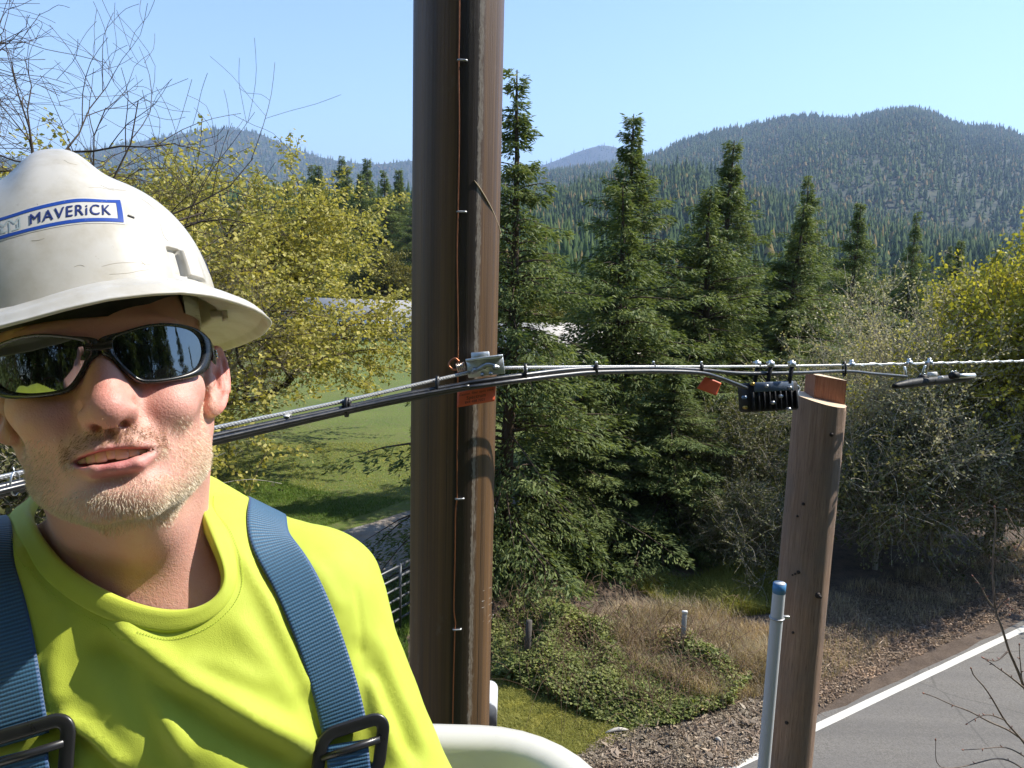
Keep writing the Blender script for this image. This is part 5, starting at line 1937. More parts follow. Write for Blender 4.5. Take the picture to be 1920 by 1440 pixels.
# worn crest beside the word: pale outline strokes
GREY = simple('sticker_faded_print', (.40, .47, .47), .4)
def strokes(segs, lift, wd):
    Vs, Fs, n0 = [], [], 0
    for (x0, y0, x1, y1) in segs:
        x0 += DX; x1 += DX
        L_ = math.hypot((x1 - x0) * 6.4, y1 - y0)
        nx_, ny_ = -(y1 - y0) / L_ * wd / 6.4, (x1 - x0) * 6.4 / L_ * wd
        q = np.array([[x0 + nx_, y0 + ny_], [x0 - nx_, y0 - ny_], [x1 - nx_, y1 - ny_], [x1 + nx_, y1 + ny_]])
        Vs.append(st_pt(q[:, 0], q[:, 1], lift)); Fs.append(np.array([[3, 2, 1, 0]]) + n0); n0 += 4
    return np.concatenate(Vs), np.concatenate(Fs)
DX = -.055
sg = [(.245, .24, .245, .74), (.245, .74, .275, .52), (.275, .52, .310, .78), (.310, .78, .345, .52), (.345, .52, .375, .76), (.375, .76, .375, .26), (.310, .66, .310, .18), (.262, .26, .262, .50), (.360, .26, .360, .50), (.262, .26, .292, .26), (.330, .24, .375, .26)]
V, F = strokes(sg, .0006, .030)
obj('emblem', V, F, GREY, st, smooth=False)
# nick and scratches
BLK = simple('black_scuff', (.03, .03, .03), .6)
def hat_scratch(pts, wd, m_, name):
    W = np.array([hat_dir(*p_) for p_ in pts])
    W = spline(W, 14)
    P = hat_pt(W[:, 0], W[:, 1])
    c_ = P / np.linalg.norm(P, axis=1)[:, None]
    mb = MB().tube(fromHat(P + c_ * .00005), np.concatenate([[wd * .3], np.full(12, wd), [wd * .3]]), 5)
    mb.build(name, m_, hat)
hat_scratch([(240, 404), (246, 406), (252, 409)], .0010, BLK, 'scuff_mark')
SCR = simple('brown_scratch', (.37, .33, .26), .6)
for s_ in ([(190, 500), (225, 493), (285, 497)], [(60, 452), (72, 450), (86, 446)], [(205, 352), (222, 356), (236, 357)], [(165, 352), (190, 352), (215, 358)], [(250, 470), (262, 486), (272, 498)], [(70, 380), (72, 395), (70, 412)], [(186, 346), (212, 356), (240, 358)], [(206, 530), (240, 512), (280, 505)], [(140, 500), (152, 497), (160, 499)], [(300, 420), (306, 440), (316, 452)], [(262, 372), (276, 380), (290, 392)], [(120, 300), (131, 306), (146, 309)]):
    hat_scratch(s_, .00015, SCR, 'scratch')
# small blue side sticker at the edge of the dome
V = hat_pt(np.linspace(-.10, .24, 8)[:, None], np.linspace(.55, .63, 5)[None, :]).reshape(-1, 3)
c_ = V / np.linalg.norm(V, axis=1)[:, None]
obj('side_sticker', fromHat(V + c_ * .0005), grid_faces(8, 5)[:, ::-1], STB, hat)

# ================================================================== sunglasses
gl = root('sunglasses', fromH((0, -.10, 0)), 'black wraparound sunglasses with mirror dark lenses on the man\'s face', 'sunglasses')
t = NT('black_glasses_frame')
n = t.noise(t.coord(), 200, 3)
t.bsdf(Base_Color=(.012, .012, .013), Roughness=t.rng(n, .3, .7, .22, .36), Coat_Weight=.3)
FRM = t.m
t = NT('dark_mirror_lens')
dif = t.n('BsdfPrincipled', Base_Color=(.006, .006, .007), Roughness=.04)
glo = t.n('BsdfGlossy', Color=(.80, .86, .84), Roughness=t.rng(t.noise(t.coord(), 60, 4), .3, .7, .012, .03))
mx = t.n('MixShader', i0=.17, i1=dif, i2=glo)
t.t.links.new(mx.outputs[0], t.out.inputs[0])
LENS = t.m
OUTL = [(.0006, .0040), (.0165, .0075), (.0300, .0105), (.0400, .0117), (.0540, .0112), (.0660, .0086), (.0745, .0035), (.0770, -.0040), (.0760, -.0110), (.0715, -.0210), (.0630, -.0270), (.0460, -.0303), (.0300, -.0310), (.0205, -.0287), (.0125, -.0200), (.0062, -.0105), (.0006, -.0060)]
INL = [(.0100, .0028), (.0180, .0054), (.0300, .0083), (.0400, .0095), (.0540, .0089), (.0630, .0064), (.0678, .0015), (.0690, -.0050), (.0680, -.0118), (.0640, -.0192), (.0575, -.0240), (.0450, -.0275), (.0305, -.0282), (.0225, -.0262), (.0155, -.0186), (.0100, -.0095), (.0086, -.0025)]
RB = .104
OUTL = [(RB * math.asin(a_ / RB), b_) for a_, b_ in OUTL]
INL = [(RB * math.asin(a_ / RB), b_) for a_, b_ in INL]


def gpt(u, v, dy):
    u = np.asarray(u, float); v = np.asarray(v, float)
    a = u / RB
    x = (RB - dy * -1 * 0 - dy) * np.sin(a)
    y = -.1070 + RB - (RB - dy) * np.cos(a) - .23 * v
    # dy > 0 moves the point in, towards the face
    return fromH(np.stack([x, y, v + .0015 + .05 * np.abs(u)], -1))


for s_ in (1, -1):
    o_ = spline(np.array(OUTL) * np.array([s_, 1]), 90, closed=True)
    i_ = spline(np.array(INL) * np.array([s_, 1]), 90, closed=True)
    m1 = o_ * .75 + i_ * .25; m2 = o_ * .3 + i_ * .7
    rings = [gpt(o_[:, 0], o_[:, 1], .0014), gpt(m1[:, 0], m1[:, 1], -.0006), gpt(m2[:, 0], m2[:, 1], -.0004), gpt(i_[:, 0], i_[:, 1], .0006),
             gpt(i_[:, 0], i_[:, 1], .0030), gpt(m1[:, 0], m1[:, 1], .0042), gpt(o_[:, 0], o_[:, 1], .0030)]
    A = np.array(rings).transpose(1, 0, 2)
    F = grid_faces(90, 7, cu=True, cv=True)
    obj('rim', A.reshape(-1, 3), F if s_ < 0 else F[:, ::-1], FRM, gl)
    # lens: concentric rings from the rim's groove to the centre, a bulging sheet of its own
    cen = i_.mean(0)
    rr = []
    for q in np.linspace(1.04, .02, 14):
        p = cen + (i_ - cen) * q
        rr.append(gpt(p[:, 0], p[:, 1], .0016 - .0004 * (1 - q * q)))
    A = np.array(rr).transpose(1, 0, 2)
    F = grid_faces(90, 14, cu=True)
    V = A.reshape(-1, 3)
    le = obj('lens', V, F if s_ < 0 else F[:, ::-1], LENS, gl)
    # temple: from the end piece back over the ear
    P = spline(np.array([gpt(s_ * .0850, -.006, .002), fromH((s_ * .0772, -.058, -.0010)), fromH((s_ * .0790, -.035, .0060)), fromH((s_ * .0800, -.008, .0150)), fromH((s_ * .0800, .012, .0220)), fromH((s_ * .0785, .030, .0100)), fromH((s_ * .0770, .038, -.010))]), 40)
    T, Nf, Bf = frames(P)
    up = HR[:, 2]
    rows = []
    for k_ in range(40):
        e1 = up - T[k_] * (up @ T[k_]); e1 /= np.linalg.norm(e1)
        e2 = np.cross(T[k_], e1)
        hh = np.interp(k_, [0, 6, 18, 39], [.0100, .0085, .0048, .0030]); ww = .0017
        rows.append([P[k_] + e1 * hh * math.sin(a) * 1.0 + e2 * ww * math.cos(a) for a in np.linspace(0, 2 * np.pi, 12, endpoint=False)])
    A = np.array(rows)
    obj('temple', A.reshape(-1, 3), grid_faces(40, 12, cv=True), FRM, gl)
    mb = MB()
    cc = P[4] + HR[:, 0] * s_ * .0022
    ax = np.stack([T[4], up, np.cross(T[4], up)])
    mb.box(cc, (.0042, .0011, .0009), ax, .0003); mb.box(cc + up * .0022 - T[4] * .0012, (.0024, .0009, .0009), ax, .0003); mb.box(cc - up * .0022 + T[4] * .001, (.0026, .0008, .0009), ax, .0003)
    mb.build('silver_badge', simple('silver_badge_metal', (.75, .75, .75), .2, 1.0), gl)
mb = MB()
q = []
for u in np.linspace(-.0085, .0085, 15):
    q.append(gpt(u, -.0008 + 8 * u * u, .0014))
P = np.array(q)
T, Nf, Bf = frames(P)
rows = []
for k_ in range(len(P)):
    e1 = HR[:, 2]; e2 = -HR[:, 1]
    rows.append([P[k_] + e1 * (.0038) * math.sin(a) + e2 * .0024 * math.cos(a) for a in np.linspace(0, 2 * np.pi, 14, endpoint=False)])
obj('bridge', np.array(rows).reshape(-1, 3), grid_faces(len(P), 14, cv=True), FRM, gl)

# ================================================================== safety harness
har = root('safety_harness', near_shirt(S1, 0)[0], 'blue webbing shoulder harness with black buckles over the neon shirt', 'harness')
t = NT('blue_webbing')
uv = t.n('UVMap').outputs[0]
sepr = t.n('SeparateXYZ', Vector=uv)
# ribs across the strap, broken by the warp threads
wv = t.n('TexWave', Vector=t.n('CombineXYZ', X=sepr.outputs[1], Y=sepr.outputs[0]).outputs[0], Scale=100.0, Distortion=.6, Detail=1.0, _wave_type='BANDS', _bands_direction='X', _wave_profile='SIN')
wv.inputs['Detail Scale'].default_value = 3.0
wu = t.n('TexWave', Vector=uv, Scale=150.0, _wave_type='BANDS', _bands_direction='X', Distortion=.5)
h = t.math('ADD', t.math('MULTIPLY', wv.outputs['Fac'], 1.0), t.math('MULTIPLY', wu.outputs['Fac'], .14))
fade = t.noise(t.coord(), 18, 5)
base = t.mix(fade, (.030, .115, .215), (.048, .155, .270))
base = t.mix(t.rng(h, .25, .95), t.mix(1.0, base, (.50, .50, .52), 'MULTIPLY'), base)
edge = t.math('ABSOLUTE', t.math('SUBTRACT', sepr.outputs[0], .0195))
base = t.mix(t.rng(edge, .0172, .0178), base, (.03, .085, .2))
b = t.bsdf(Base_Color=base, Roughness=.55, Normal=t.bump(h, .55, .0009))
b.inputs['Sheen Weight'].default_value = .2
WEB = t.m
BKL = simple('black_buckle_steel', (.018, .018, .02), .32, var=.3, scale=60, spec=.6)


def ribbon(name, P, Nn, wid, th_, m_, parent):
    """A strap along P lying flat to the normals Nn: 39 mm wide cross-section with a thickness."""
    P = np.asarray(P, float)
    T = np.gradient(P, axis=0); T /= np.linalg.norm(T, axis=1)[:, None]
    s_ = np.concatenate([[0], np.cumsum(np.linalg.norm(np.diff(P, axis=0), axis=1))])
    ks = np.linspace(-.5, .5, 15)
    V, UVs = [], []
    for i in range(len(P)):
        b_ = np.cross(T[i], Nn[i]); b_ /= np.linalg.norm(b_)
        n_ = np.cross(b_, T[i])
        for k_ in ks:
            V.append(P[i] + b_ * k_ * wid + n_ * (th_ * .5 - abs(k_) ** 6 * .02)); UVs.append(((k_ + .5) * wid, s_[i]))
        for k_ in ks[::-1]:
            V.append(P[i] + b_ * k_ * wid - n_ * (th_ * .5)); UVs.append(((k_ + .5) * wid, s_[i]))
    return obj(name, np.array(V), grid_faces(len(P), 30, cv=True), m_, parent, uv=np.array(UVs))


def shirt_path(pix, n, lift, tail=None, head_=None):
    pts, nr = [], []
    for q in pix:
        h_ = on_shirt(*q, lift)
        if h_: pts.append(h_[0]); nr.append(h_[1])
    if tail is not None:
        for p_ in tail: pts.insert(0, p_)
    P = spline(np.array(pts), n)
    O, Nn = [], []
    for p_ in P:
        q, nn_ = near_shirt(p_, lift)
        O.append(q); Nn.append(nn_)
    O, Nn = np.array(O), np.array(Nn)
    for _ in range(40):
        O[1:-1] = .25 * O[:-2] + .5 * O[1:-1] + .25 * O[2:]
        Nn[1:-1] = .25 * Nn[:-2] + .5 * Nn[1:-1] + .25 * Nn[2:]
    Nn /= np.linalg.norm(Nn, axis=1)[:, None]
    return O + Nn * .001, Nn


bk1 = [near_shirt(U(466, 975, .80), .002)[0], near_shirt(U(446, 985, .88), .002)[0], near_shirt(U(420, 1060, .97), .002)[0]]
P, Nn = shirt_path([(497, 1006), (534, 1056), (568, 1122), (600, 1205), (632, 1305), (648, 1372)], 110, .003, tail=bk1)
ribbon('shoulder_strap', P, Nn, .039, .0022, WEB, har)
eR, nR = P[-1], Nn[-1]; tR = P[-1] - P[-4]; tR /= np.linalg.norm(tR)
bk2 = [near_shirt(U(-40, 985, .70), .002)[0], near_shirt(U(-20, 975, .82), .002)[0]]
P, Nn = shirt_path([(-32, 1035), (-12, 1120), (8, 1210), (30, 1300), (46, 1385)], 100, .003, tail=bk2)
ribbon('shoulder_strap', P, Nn, .039, .0022, WEB, har)
eL, nL = P[-1], Nn[-1]; tL = P[-1] - P[-4]; tL /= np.linalg.norm(tL)


def buckle(c, T, Nm, w_, h_, r_, skew=0.0):
    b_ = np.cross(T, Nm); b_ /= np.linalg.norm(b_)
    Nm = np.cross(b_, T)
    T = T + b_ * skew; T /= np.linalg.norm(T)
    pts = []
    cr = .012
    for sx, sy, a0 in ((1, 1, 0), (-1, 1, 90), (-1, -1, 180), (1, -1, 270)):
        for a in np.linspace(0, 90, 9):
            an = math.radians(a0 + a)
            pts.append(c + b_ * (sx * (w_ - cr) + cr * math.cos(an)) + T * (sy * (h_ - cr) + cr * math.sin(an)) + Nm * .003)
    pts = np.array(pts)
    Tq = np.roll(pts, -1, 0) - np.roll(pts, 1, 0); Tq = Tq / np.linalg.norm(Tq, axis=1)[:, None]
    Rq = np.cross(Tq, Nm); Rq = Rq / np.linalg.norm(Rq, axis=1)[:, None]
    an = np.linspace(0, 2 * np.pi, 12, endpoint=False)
    cs = np.sign(np.cos(an)) * np.abs(np.cos(an)) ** .6; sn = np.sign(np.sin(an)) * np.abs(np.sin(an)) ** .6
    V = pts[:, None] + Rq[:, None] * (cs * .0056)[None, :, None] + Nm * (sn * .0024)[None, :, None]
    o_ = obj('buckle', V.reshape(-1, 3), grid_faces(len(pts), 12, cu=True, cv=True), BKL, har)
    V, F = tube(np.array([c - b_ * (w_ - .002) - T * .006 + Nm * .0035, c - T * .006 + Nm * .005, c + b_ * (w_ - .002) - T * .006 + Nm * .0035]), r_ * .8, 8)
    obj('buckle_bar', V, F, BKL, o_)
    return o_


def lower(e_, T, Nm, dx):
    b_ = np.cross(T, Nm); b_ /= np.linalg.norm(b_)
    Q = [e_ + T * .003 + Nm * .002, e_ + T * .02 + b_ * dx * .4 + Nm * .005, e_ + T * .06 + b_ * dx + Nm * .004, e_ + T * .13 + b_ * dx * 1.5]
    P = spline(np.array(Q), 40)
    Nn = np.tile(Nm, (40, 1))
    ribbon('lower_strap', P, Nn, .036, .0022, WEB, har)
    P2 = P[6:] + Nm * .0045 + b_ * .006
    ribbon('strap_tail', P2, Nn[6:] + b_ * .25, .036, .002, WEB, har)


buckle(eR + tR * .018, tR, nR, .0275, .0245, .0042, .35)
lower(eR + tR * .004, tR, nR, .006)
buckle(eL + tL * .016, tL, nL, .031, .0245, .0042, .25)
lower(eL + tL * .004, tL, nL, .002)
# ================================================================== trees and undergrowth
BARK = bark_mat('conifer_bark', (.060, .042, .030), (.125, .090, .066))
BARKG = bark_mat('grey_bark', (.115, .098, .080), (.215, .190, .155))
BARKM = bark_mat('maple_bark', (.050, .040, .030), (.110, .085, .060))
LICH = bark_mat('lichen_bark', (.26, .225, .175), (.46, .42, .33))
FIRL = leaf_mat('conifer_needles', (.100, .143, .045), (.212, .248, .086), .36, .6)
MAPL = leaf_mat('young_maple_leaves', (.360, .330, .070), (.540, .500, .160), .42, tint=(.72, .70, .62))
YELL = leaf_mat('yellow_green_leaves', (.330, .310, .040), (.520, .470, .080), .42)
OLIV = leaf_mat('olive_leaves', (.140, .130, .028), (.250, .215, .055), .35)
PALEL = leaf_mat('lichen_tufts', (.42, .38, .21), (.62, .56, .36), .36)
GREENL = leaf_mat('bramble_leaves', (.130, .170, .036), (.340, .355, .130), .36)
DKGRN = leaf_mat('dark_shrub_leaves', (.085, .095, .030), (.210, .205, .090), .30)

CA, CB, CC = conifer(10.7, 3.8, 11), conifer(10.7, 3.9, 12), conifer(8.6, 3.5, 13)
GRP = 'conifers in the row along the road'
def gp(x, y, R_):
    v = ray(x, y); q = v / np.hypot(v[0], v[1]) * R_
    return np.array([q[0], q[1], float(gz(q[0], q[1]))])
t1 = plant('conifer', gp(966, 130, 15.1), *CA, BARK, FIRL, 'tall conifer right behind the brown pole, boughs showing on both its sides', 'conifer', GRP, s=(.92, .92, .95))
t2 = plant('conifer', gp(1190, 225, 21.8), *CB, BARK, FIRL, 'tall conifer with a dark thin spire, second in the row from the pole', 'conifer', GRP, s=(1.12, 1.12, 1.0))
t3 = plant('conifer', gp(1158, 345, 18.8), *CC, BARK, FIRL, 'sunlit shorter conifer in front of the dark spire tree', 'conifer', GRP, rz=.8, s=(1.12, 1.12, .985))
again(t2, gp(1378, 265, 26.5), 'tall conifer behind the middle of the cables, tip against the mountain', 2.1, (1.15, 1.15, 1.0), GRP)
again(t3, gp(1352, 325, 22.5), 'broad sunlit conifer standing above the small orange cable tag', 2.9, (1.2, 1.2, 1.02), GRP)
again(t1, gp(1521, 335, 33.5), 'dark pointed conifer directly above the cut-off pole', 4.4, (1.0, 1.0, .985), GRP)
again(t3, gp(1498, 380, 27.5), 'conifer with sunlit side just left above the cut-off pole', 5.1, (1.18, 1.18, 1.01), GRP)
again(t2, gp(1615, 400, 38.0), 'small conifer right of the cut-off pole, over the bare grey bushes', 1.2, .93, GRP)
again(t1, gp(1725, 380, 45.0), 'slender dark conifer spire above the grey bushes and the cable closure', 3.3, (.72, .72, .95), GRP)
again(t2, gp(1805, 450, 49.0), 'short conifer above the yellow-green tree', .4, (.85, .85, .84), GRP)
again(t3, gp(1882, 520, 54.0), 'last small conifer of the row, half behind yellow leaves', 1.9, (.9, .9, .98), GRP)
again(t3, gp(1275, 900, 21.0), 'low bushy conifer in the gap under the strand between two tall ones', .9, (1.15, 1.15, .60), GRP)
again(t3, gp(1440, 900, 24.5), 'low conifer behind the black amplifier box', 4.9, (1.15, 1.15, .62), GRP)
again(t1, gp(1085, 900, 16.6), 'low spreading conifer skirt over the brambles by the fence post', 2.2, (.85, .85, .40), GRP)
again(t1, gp(1250, 900, 17.4), 'low dark conifer with drooping skirts behind the white marker post', 5.6, (.80, .80, .42), GRP)

# trees behind the bucket and across the road, seen in the lenses
BGR = 'conifers across the road behind the bucket'
for i, (x, y, s_) in enumerate(((-15, -6, 1.7), (-10, -9.5, 2.0), (-5.5, -11, 2.2), (-1.5, -10, 2.3), (2.5, -11.5, 2.3), (7.0, -10, 2.4), (11.5, -9.5, 2.3), (16, -8, 2.3), (-19, 2, 1.5), (5.0, -15, 2.6), (-8, -15, 2.4), (0.5, -15, 2.6), (10, -15, 2.6), (21, -6, 2.8), (27, -7, 2.8), (19, -3, 1.35), (20, 1.0, 1.3), (19.5, 4.6, 1.2))):
    again((t1, t2, t3)[i % 3], (x, y, 0), 'tall conifer on the far side of the road behind the bucket', i * 1.3, (s_ * .8, s_ * .8, s_), BGR)

# trees that stand between the row and the wooded hills
WGR = 'conifers at the far side of the field'
WL = 'dark conifer in the wood at the far side of the field'
r_ = np.random.default_rng(77)
for i, (px, R_, hs) in enumerate([(575, 105, 2.1), (602, 118, 2.5), (628, 112, 2.3), (652, 125, 2.6), (676, 118, 2.4), (699, 130, 2.7), (722, 120, 2.5), (748, 124, 2.6), (771, 116, 2.5), (640, 150, 3.2), (690, 158, 3.3), (742, 150, 3.2), (590, 150, 3.0), (540, 130, 2.4), (560, 160, 3.1)]):
    again((t1, t2, t3)[i % 3], gp(px, 500, R_), WL, i * .9, (hs * .95, hs * .95, hs * .86), WGR)
VGR = 'trees in the valley behind the conifer row'
for i in range(34):
    px = 960 + i * 29 + r_.uniform(-10, 10); R_ = r_.uniform(62, 130)
    hs = R_ / 62.0 * r_.uniform(.50, .72)
    again((t1, t2, t3)[i % 3], gp(px, 500, R_), 'distant dark conifer filling the valley behind the row', r_.random() * 6, (hs * .85, hs * .85, hs), VGR)

# ---- the big yellow-green maple
def keep_m(p):
    q, d = PJ(p[None] + MAPLE)
    return True
MAPLE = G(255, 900)
MAPLE = np.array([MAPLE[0], MAPLE[1], 0.0])
wd, lf = broad(21, 5.6, 1.12, (11, 6, 5, 5), 64, .090, up=.30, trunk_r=.30, droop=.45, first=.22, low=5, wob_=.15, twig_r=.006, ratio=(.60, .84))
plant('maple_tree', MAPLE, wd, lf, BARKM, MAPL, 'big spreading tree in young yellow-green leaf behind the man', 'tree', rz=.9, s=(1.62, 1.62, 1.06))
wd, lf = broad(22, 3.6, 1.0, (8, 6, 6, 5), 34, .16, up=.45, trunk_r=.22, droop=.2, ratio=(.6, .82))
p_ = gp(728, 600, 96.0)
yt = plant('yellow_tree', p_, wd, lf, BARKM, OLIV, 'rounded olive-yellow tree beyond the maple, beside the grey roof', 'tree', s=(1.5, 1.5, 1.5))
p_ = gp(40, 600, 26.0)
again(yt, p_, 'brownish spring tree at the picture edge behind the helmet', 2.0, .85)
p_ = gp(230, 600, 33.0)
again(yt, p_, 'hazy spring tree behind the maple crown, above the helmet', 3.0, 1.02)
# bare trees at the left
wd, _ = broad(31, 5.6, 1.0, (7, 6, 5, 5, 3), 0, up=.30, trunk_r=.22, wob_=.24, twig_r=.0028, first=.35, ratio=(.52, .76))
bt = plant('bare_tree', gp(-390, 800, 13.5), wd, None, BARKM, None, 'dark leafless tree reaching into the top left corner', 'tree', rz=.4, s=1.55)
for i in range(12):
    px = 985 + i * 75 + r_.uniform(-20, 20); R_ = r_.uniform(46, 84)
    hs = R_ / 60.0 * r_.uniform(.55, .8)
    again(yt, gp(px, 500, R_), 'olive spring tree in the valley behind the conifer row', r_.random() * 6, hs, 'olive trees in the valley')
wd2, _ = broad(32, 4.6, .8, (8, 6, 5, 5, 3), 0, up=.6, trunk_r=.13, wob_=.26, twig_r=.0026, ratio=(.55, .8))
plant('bare_tree', gp(150, 800, 24.0), wd2, None, LICH, None, 'pale grey leafless tree with fine twigs above the helmet', 'tree', s=1.10)

# ---- right-hand side: grey bushy trees with lichen, yellow-green tree, dark shrubs
wd, lf = broad(41, 3.3, .85, (9, 5, 5, 5), 9, .060, up=.55, trunk_r=.10, wob_=.20, twig_r=.0045, first=.12, ratio=(.62, .9))
gt = plant('lichen_tree', G(1668, 1022), wd, lf, LICH, PALEL, 'grey twiggy tree hung with pale lichen right of the cut-off pole', 'tree', s=(1.0, 1.0, .95))
again(gt, G(1606, 985), 'brown leafless thicket tree behind the wooden notch of the cut-off pole', 2.2, (1.15, 1.15, 1.10))
again(gt, G(1765, 1005), 'grey twiggy tree under the black closure', 4.0, (.9, .9, .72))
wd, lf = broad(42, 3.2, .8, (9, 6, 6, 5), 34, .075, up=.6, trunk_r=.10, wob_=.16, twig_r=.005, first=.15, ratio=(.6, .85))
plant('yellow_green_tree', G(1868, 1005), wd, lf, BARKG, YELL, 'bright yellow-green leafing tree at the right side under the wire end', 'tree', s=(1.40, 1.40, 1.40))
wd, lf = broad(43, 1.7, 1.0, (9, 6, 6, 5), 11, .058, up=.4, trunk_r=.05, wob_=.18, twig_r=.004, first=.05, ratio=(.62, .92))
sh = plant('shrub', G(1640, 1068), wd, lf, LICH, DKGRN, 'dark green shrub beside the cut-off pole, above the leaf litter', 'shrub', 'shrubs along the bank', s=1.25)
again(sh, G(1745, 1045), 'dark shrub in the middle of the shaded bank by the road', 1.4, 1.35, 'shrubs along the bank')
again(sh, G(1850, 1022), 'dark shrub under the yellow-green tree', 2.9, 1.4, 'shrubs along the bank')
again(sh, gp(1420, 1000, 16.2), 'green shrub at the foot of the conifers left of the conduit', 4.6, (.85, .85, .70), 'shrubs along the bank')
again(sh, gp(1360, 1000, 18.5), 'dark shrub deep under the conifers behind the conduit', 5.6, 1.15, 'shrubs along the bank')
again(sh, gp(20, 900, 14.0), 'leafy shrub at the left edge behind the man\'s neck', .5, 1.5, 'shrubs along the bank')

# ---- ground cover
def scatter(poly, n, seed):
    """Random points in the ground polygon given by pixel corners."""
    Q = np.array([G(x, y)[:2] for x, y in poly])
    r = np.random.default_rng(seed)
    lo, hi = Q.min(0), Q.max(0)
    out = []
    k = 0
    while k < n:
        p = r.uniform(lo, hi, (n * 2, 2))
        p = p[in_poly(p, Q)]
        out.append(p); k += len(p)
    return np.concatenate(out)[:n]


def bumps(P, scale, seed):
    return np.clip(.5 + .5 * wob(np.column_stack([P, 0 * P[:, 0]]), scale, seed), 0, 1)


# brambles
r = np.random.default_rng(51)
poly = [(925, 1165), (1010, 1150), (1150, 1175), (1300, 1215), (1420, 1270), (1370, 1330), (1265, 1362), (1180, 1370), (1085, 1340), (1000, 1305), (925, 1272)]
P = scatter(poly, 52000, 52)
h = .16 + .62 * bumps(P, 2.1, 53) * bumps(P, 5.0, 54)
px_, _d = PJ(np.column_stack([P, 0 * P[:, 0]]))
edge = np.clip((1375 - px_[:, 1]) / 110, .15, 1) * np.clip((px_[:, 0] - 880) / 80, .3, 1)
h *= edge
z = h * (1 - r.random(len(P)) ** 2.2 * .75)
C = np.column_stack([P, z])
D = r.normal(0, 1, (len(P), 3)); D[:, 2] = D[:, 2] * .3 - .10
Nn = np.tile([.25, 0, 1.0], (len(P), 1)) + r.normal(0, .38, (len(P), 3))
L = r.uniform(.035, .080, len(P))
brown = (bumps(P, 1.6, 57) + r.normal(0, .24, len(P)) + (px_[:, 0] - 1180) / 560) > .66
V, F = leaf_quads(C[~brown], D[~brown], Nn[~brown], L[~brown], L[~brown] * .75)
o = obj('bramble_undergrowth', V, F, GREENL, smooth=False); o['kind'] = 'stuff'
DRYL = leaf_mat('dry_brush_leaves', (.27, .185, .115), (.48, .36, .24), .25)
V, F = leaf_quads(C[brown], D[brown] + np.array([0, 0, .5]), Nn[brown], L[brown] * 1.3, L[brown] * .35)
o = obj('dry_undergrowth', V, F, DRYL, smooth=False); o['kind'] = 'stuff'
canes = []
P = scatter(poly, 420, 55)
for q in P:
    a_ = r.random() * 6.28; ln_ = r.uniform(.5, 1.4); hh_ = r.uniform(.35, 1.0)
    s_ = np.linspace(0, 1, 7)
    canes.append(tube_q(np.column_stack([q[0] + math.cos(a_) * ln_ * s_, q[1] + math.sin(a_) * ln_ * s_, hh_ * np.sin(np.pi * s_ * .85)]), np.linspace(.005, .002, 7), 3))
V, F = join_q(canes)
o = obj('bramble_canes', V, F, bark_mat('cane_bark', (.13, .075, .05), (.26, .18, .12))); o['kind'] = 'stuff'

# dry brush and straw behind the brambles and along the bank
def straw(name, poly, n, seed, hmax, m_, wid=.006, lay=.6):
    P = scatter(poly, n, seed); r = np.random.default_rng(seed + 1)
    a_ = r.random(n) * 6.283
    hh_ = hmax * r.uniform(.25, 1, n) * (.35 + .65 * bumps(P, 2.5, seed))
    d_ = np.column_stack([np.cos(a_), np.sin(a_), np.zeros(n)]) * (hh_ * r.uniform(.1, lay, n))[:, None]
    b_ = np.column_stack([P, np.zeros(n)])
    s_ = np.column_stack([-np.sin(a_), np.cos(a_), np.zeros(n)]) * wid * .5
    up_ = np.array([0, 0, 1.0])
    mid = b_ + d_ * .35 + up_ * (hh_ * .6)[:, None]
    tip = b_ + d_ + up_ * (hh_ * r.uniform(.7, 1, n))[:, None]
    V = np.stack([b_ - s_, b_ + s_, mid + s_ * .7, mid - s_ * .7, tip], 1).reshape(-1, 3)
    k = np.arange(n)[:, None] * 5
    o_ = obj(name, V, [k + np.array([[0, 1, 2, 3]]), k + np.array([[3, 2, 4]])], m_, smooth=False)
    o_['kind'] = 'stuff'
    return o_
DRYS = leaf_mat('dry_straw', (.32, .235, .150), (.62, .50, .34), .3)
GRS = leaf_mat('grass_blades', (.25, .25, .045), (.46, .43, .115), .4)
GRD = leaf_mat('lush_grass_blades', (.07, .14, .018), (.17, .25, .04), .4)
straw('dry_brush', [(1130, 1170), (1250, 1150), (1450, 1180), (1480, 1300), (1330, 1330), (1180, 1260)], 16000, 61, .75, DRYS, .007, .9)
straw('dry_bank_weeds', [(1500, 1120), (1700, 1070), (1920, 1010), (1920, 1080), (1700, 1190), (1540, 1290)], 9000, 63, .30, DRYS, .006, 1.0)
straw('verge_grass', [(925, 1262), (1010, 1290), (1100, 1335), (1190, 1372), (1170, 1392), (1060, 1425), (925, 1440)], 30000, 65, .15, GRS, .008, 2.2)
straw('tall_grass', [(1180, 1100), (1460, 1060), (1470, 1150), (1300, 1165)], 14000, 67, .50, GRS, .011, 1.3)
straw('shade_grass', [(600, 1120), (765, 1080), (765, 1330), (640, 1330)], 14000, 69, .35, GRD, .009, 1.4)
straw('lawn_grass', [(300, 915), (480, 895), (620, 925), (770, 935), (700, 960), (600, 990), (420, 990)], 24000, 71, .13, GRD, .011, 2.0)
straw('far_lawn_grass', [(380, 830), (770, 830), (770, 940), (380, 900)], 18000, 72, .09, GRS, .012, 2.0)

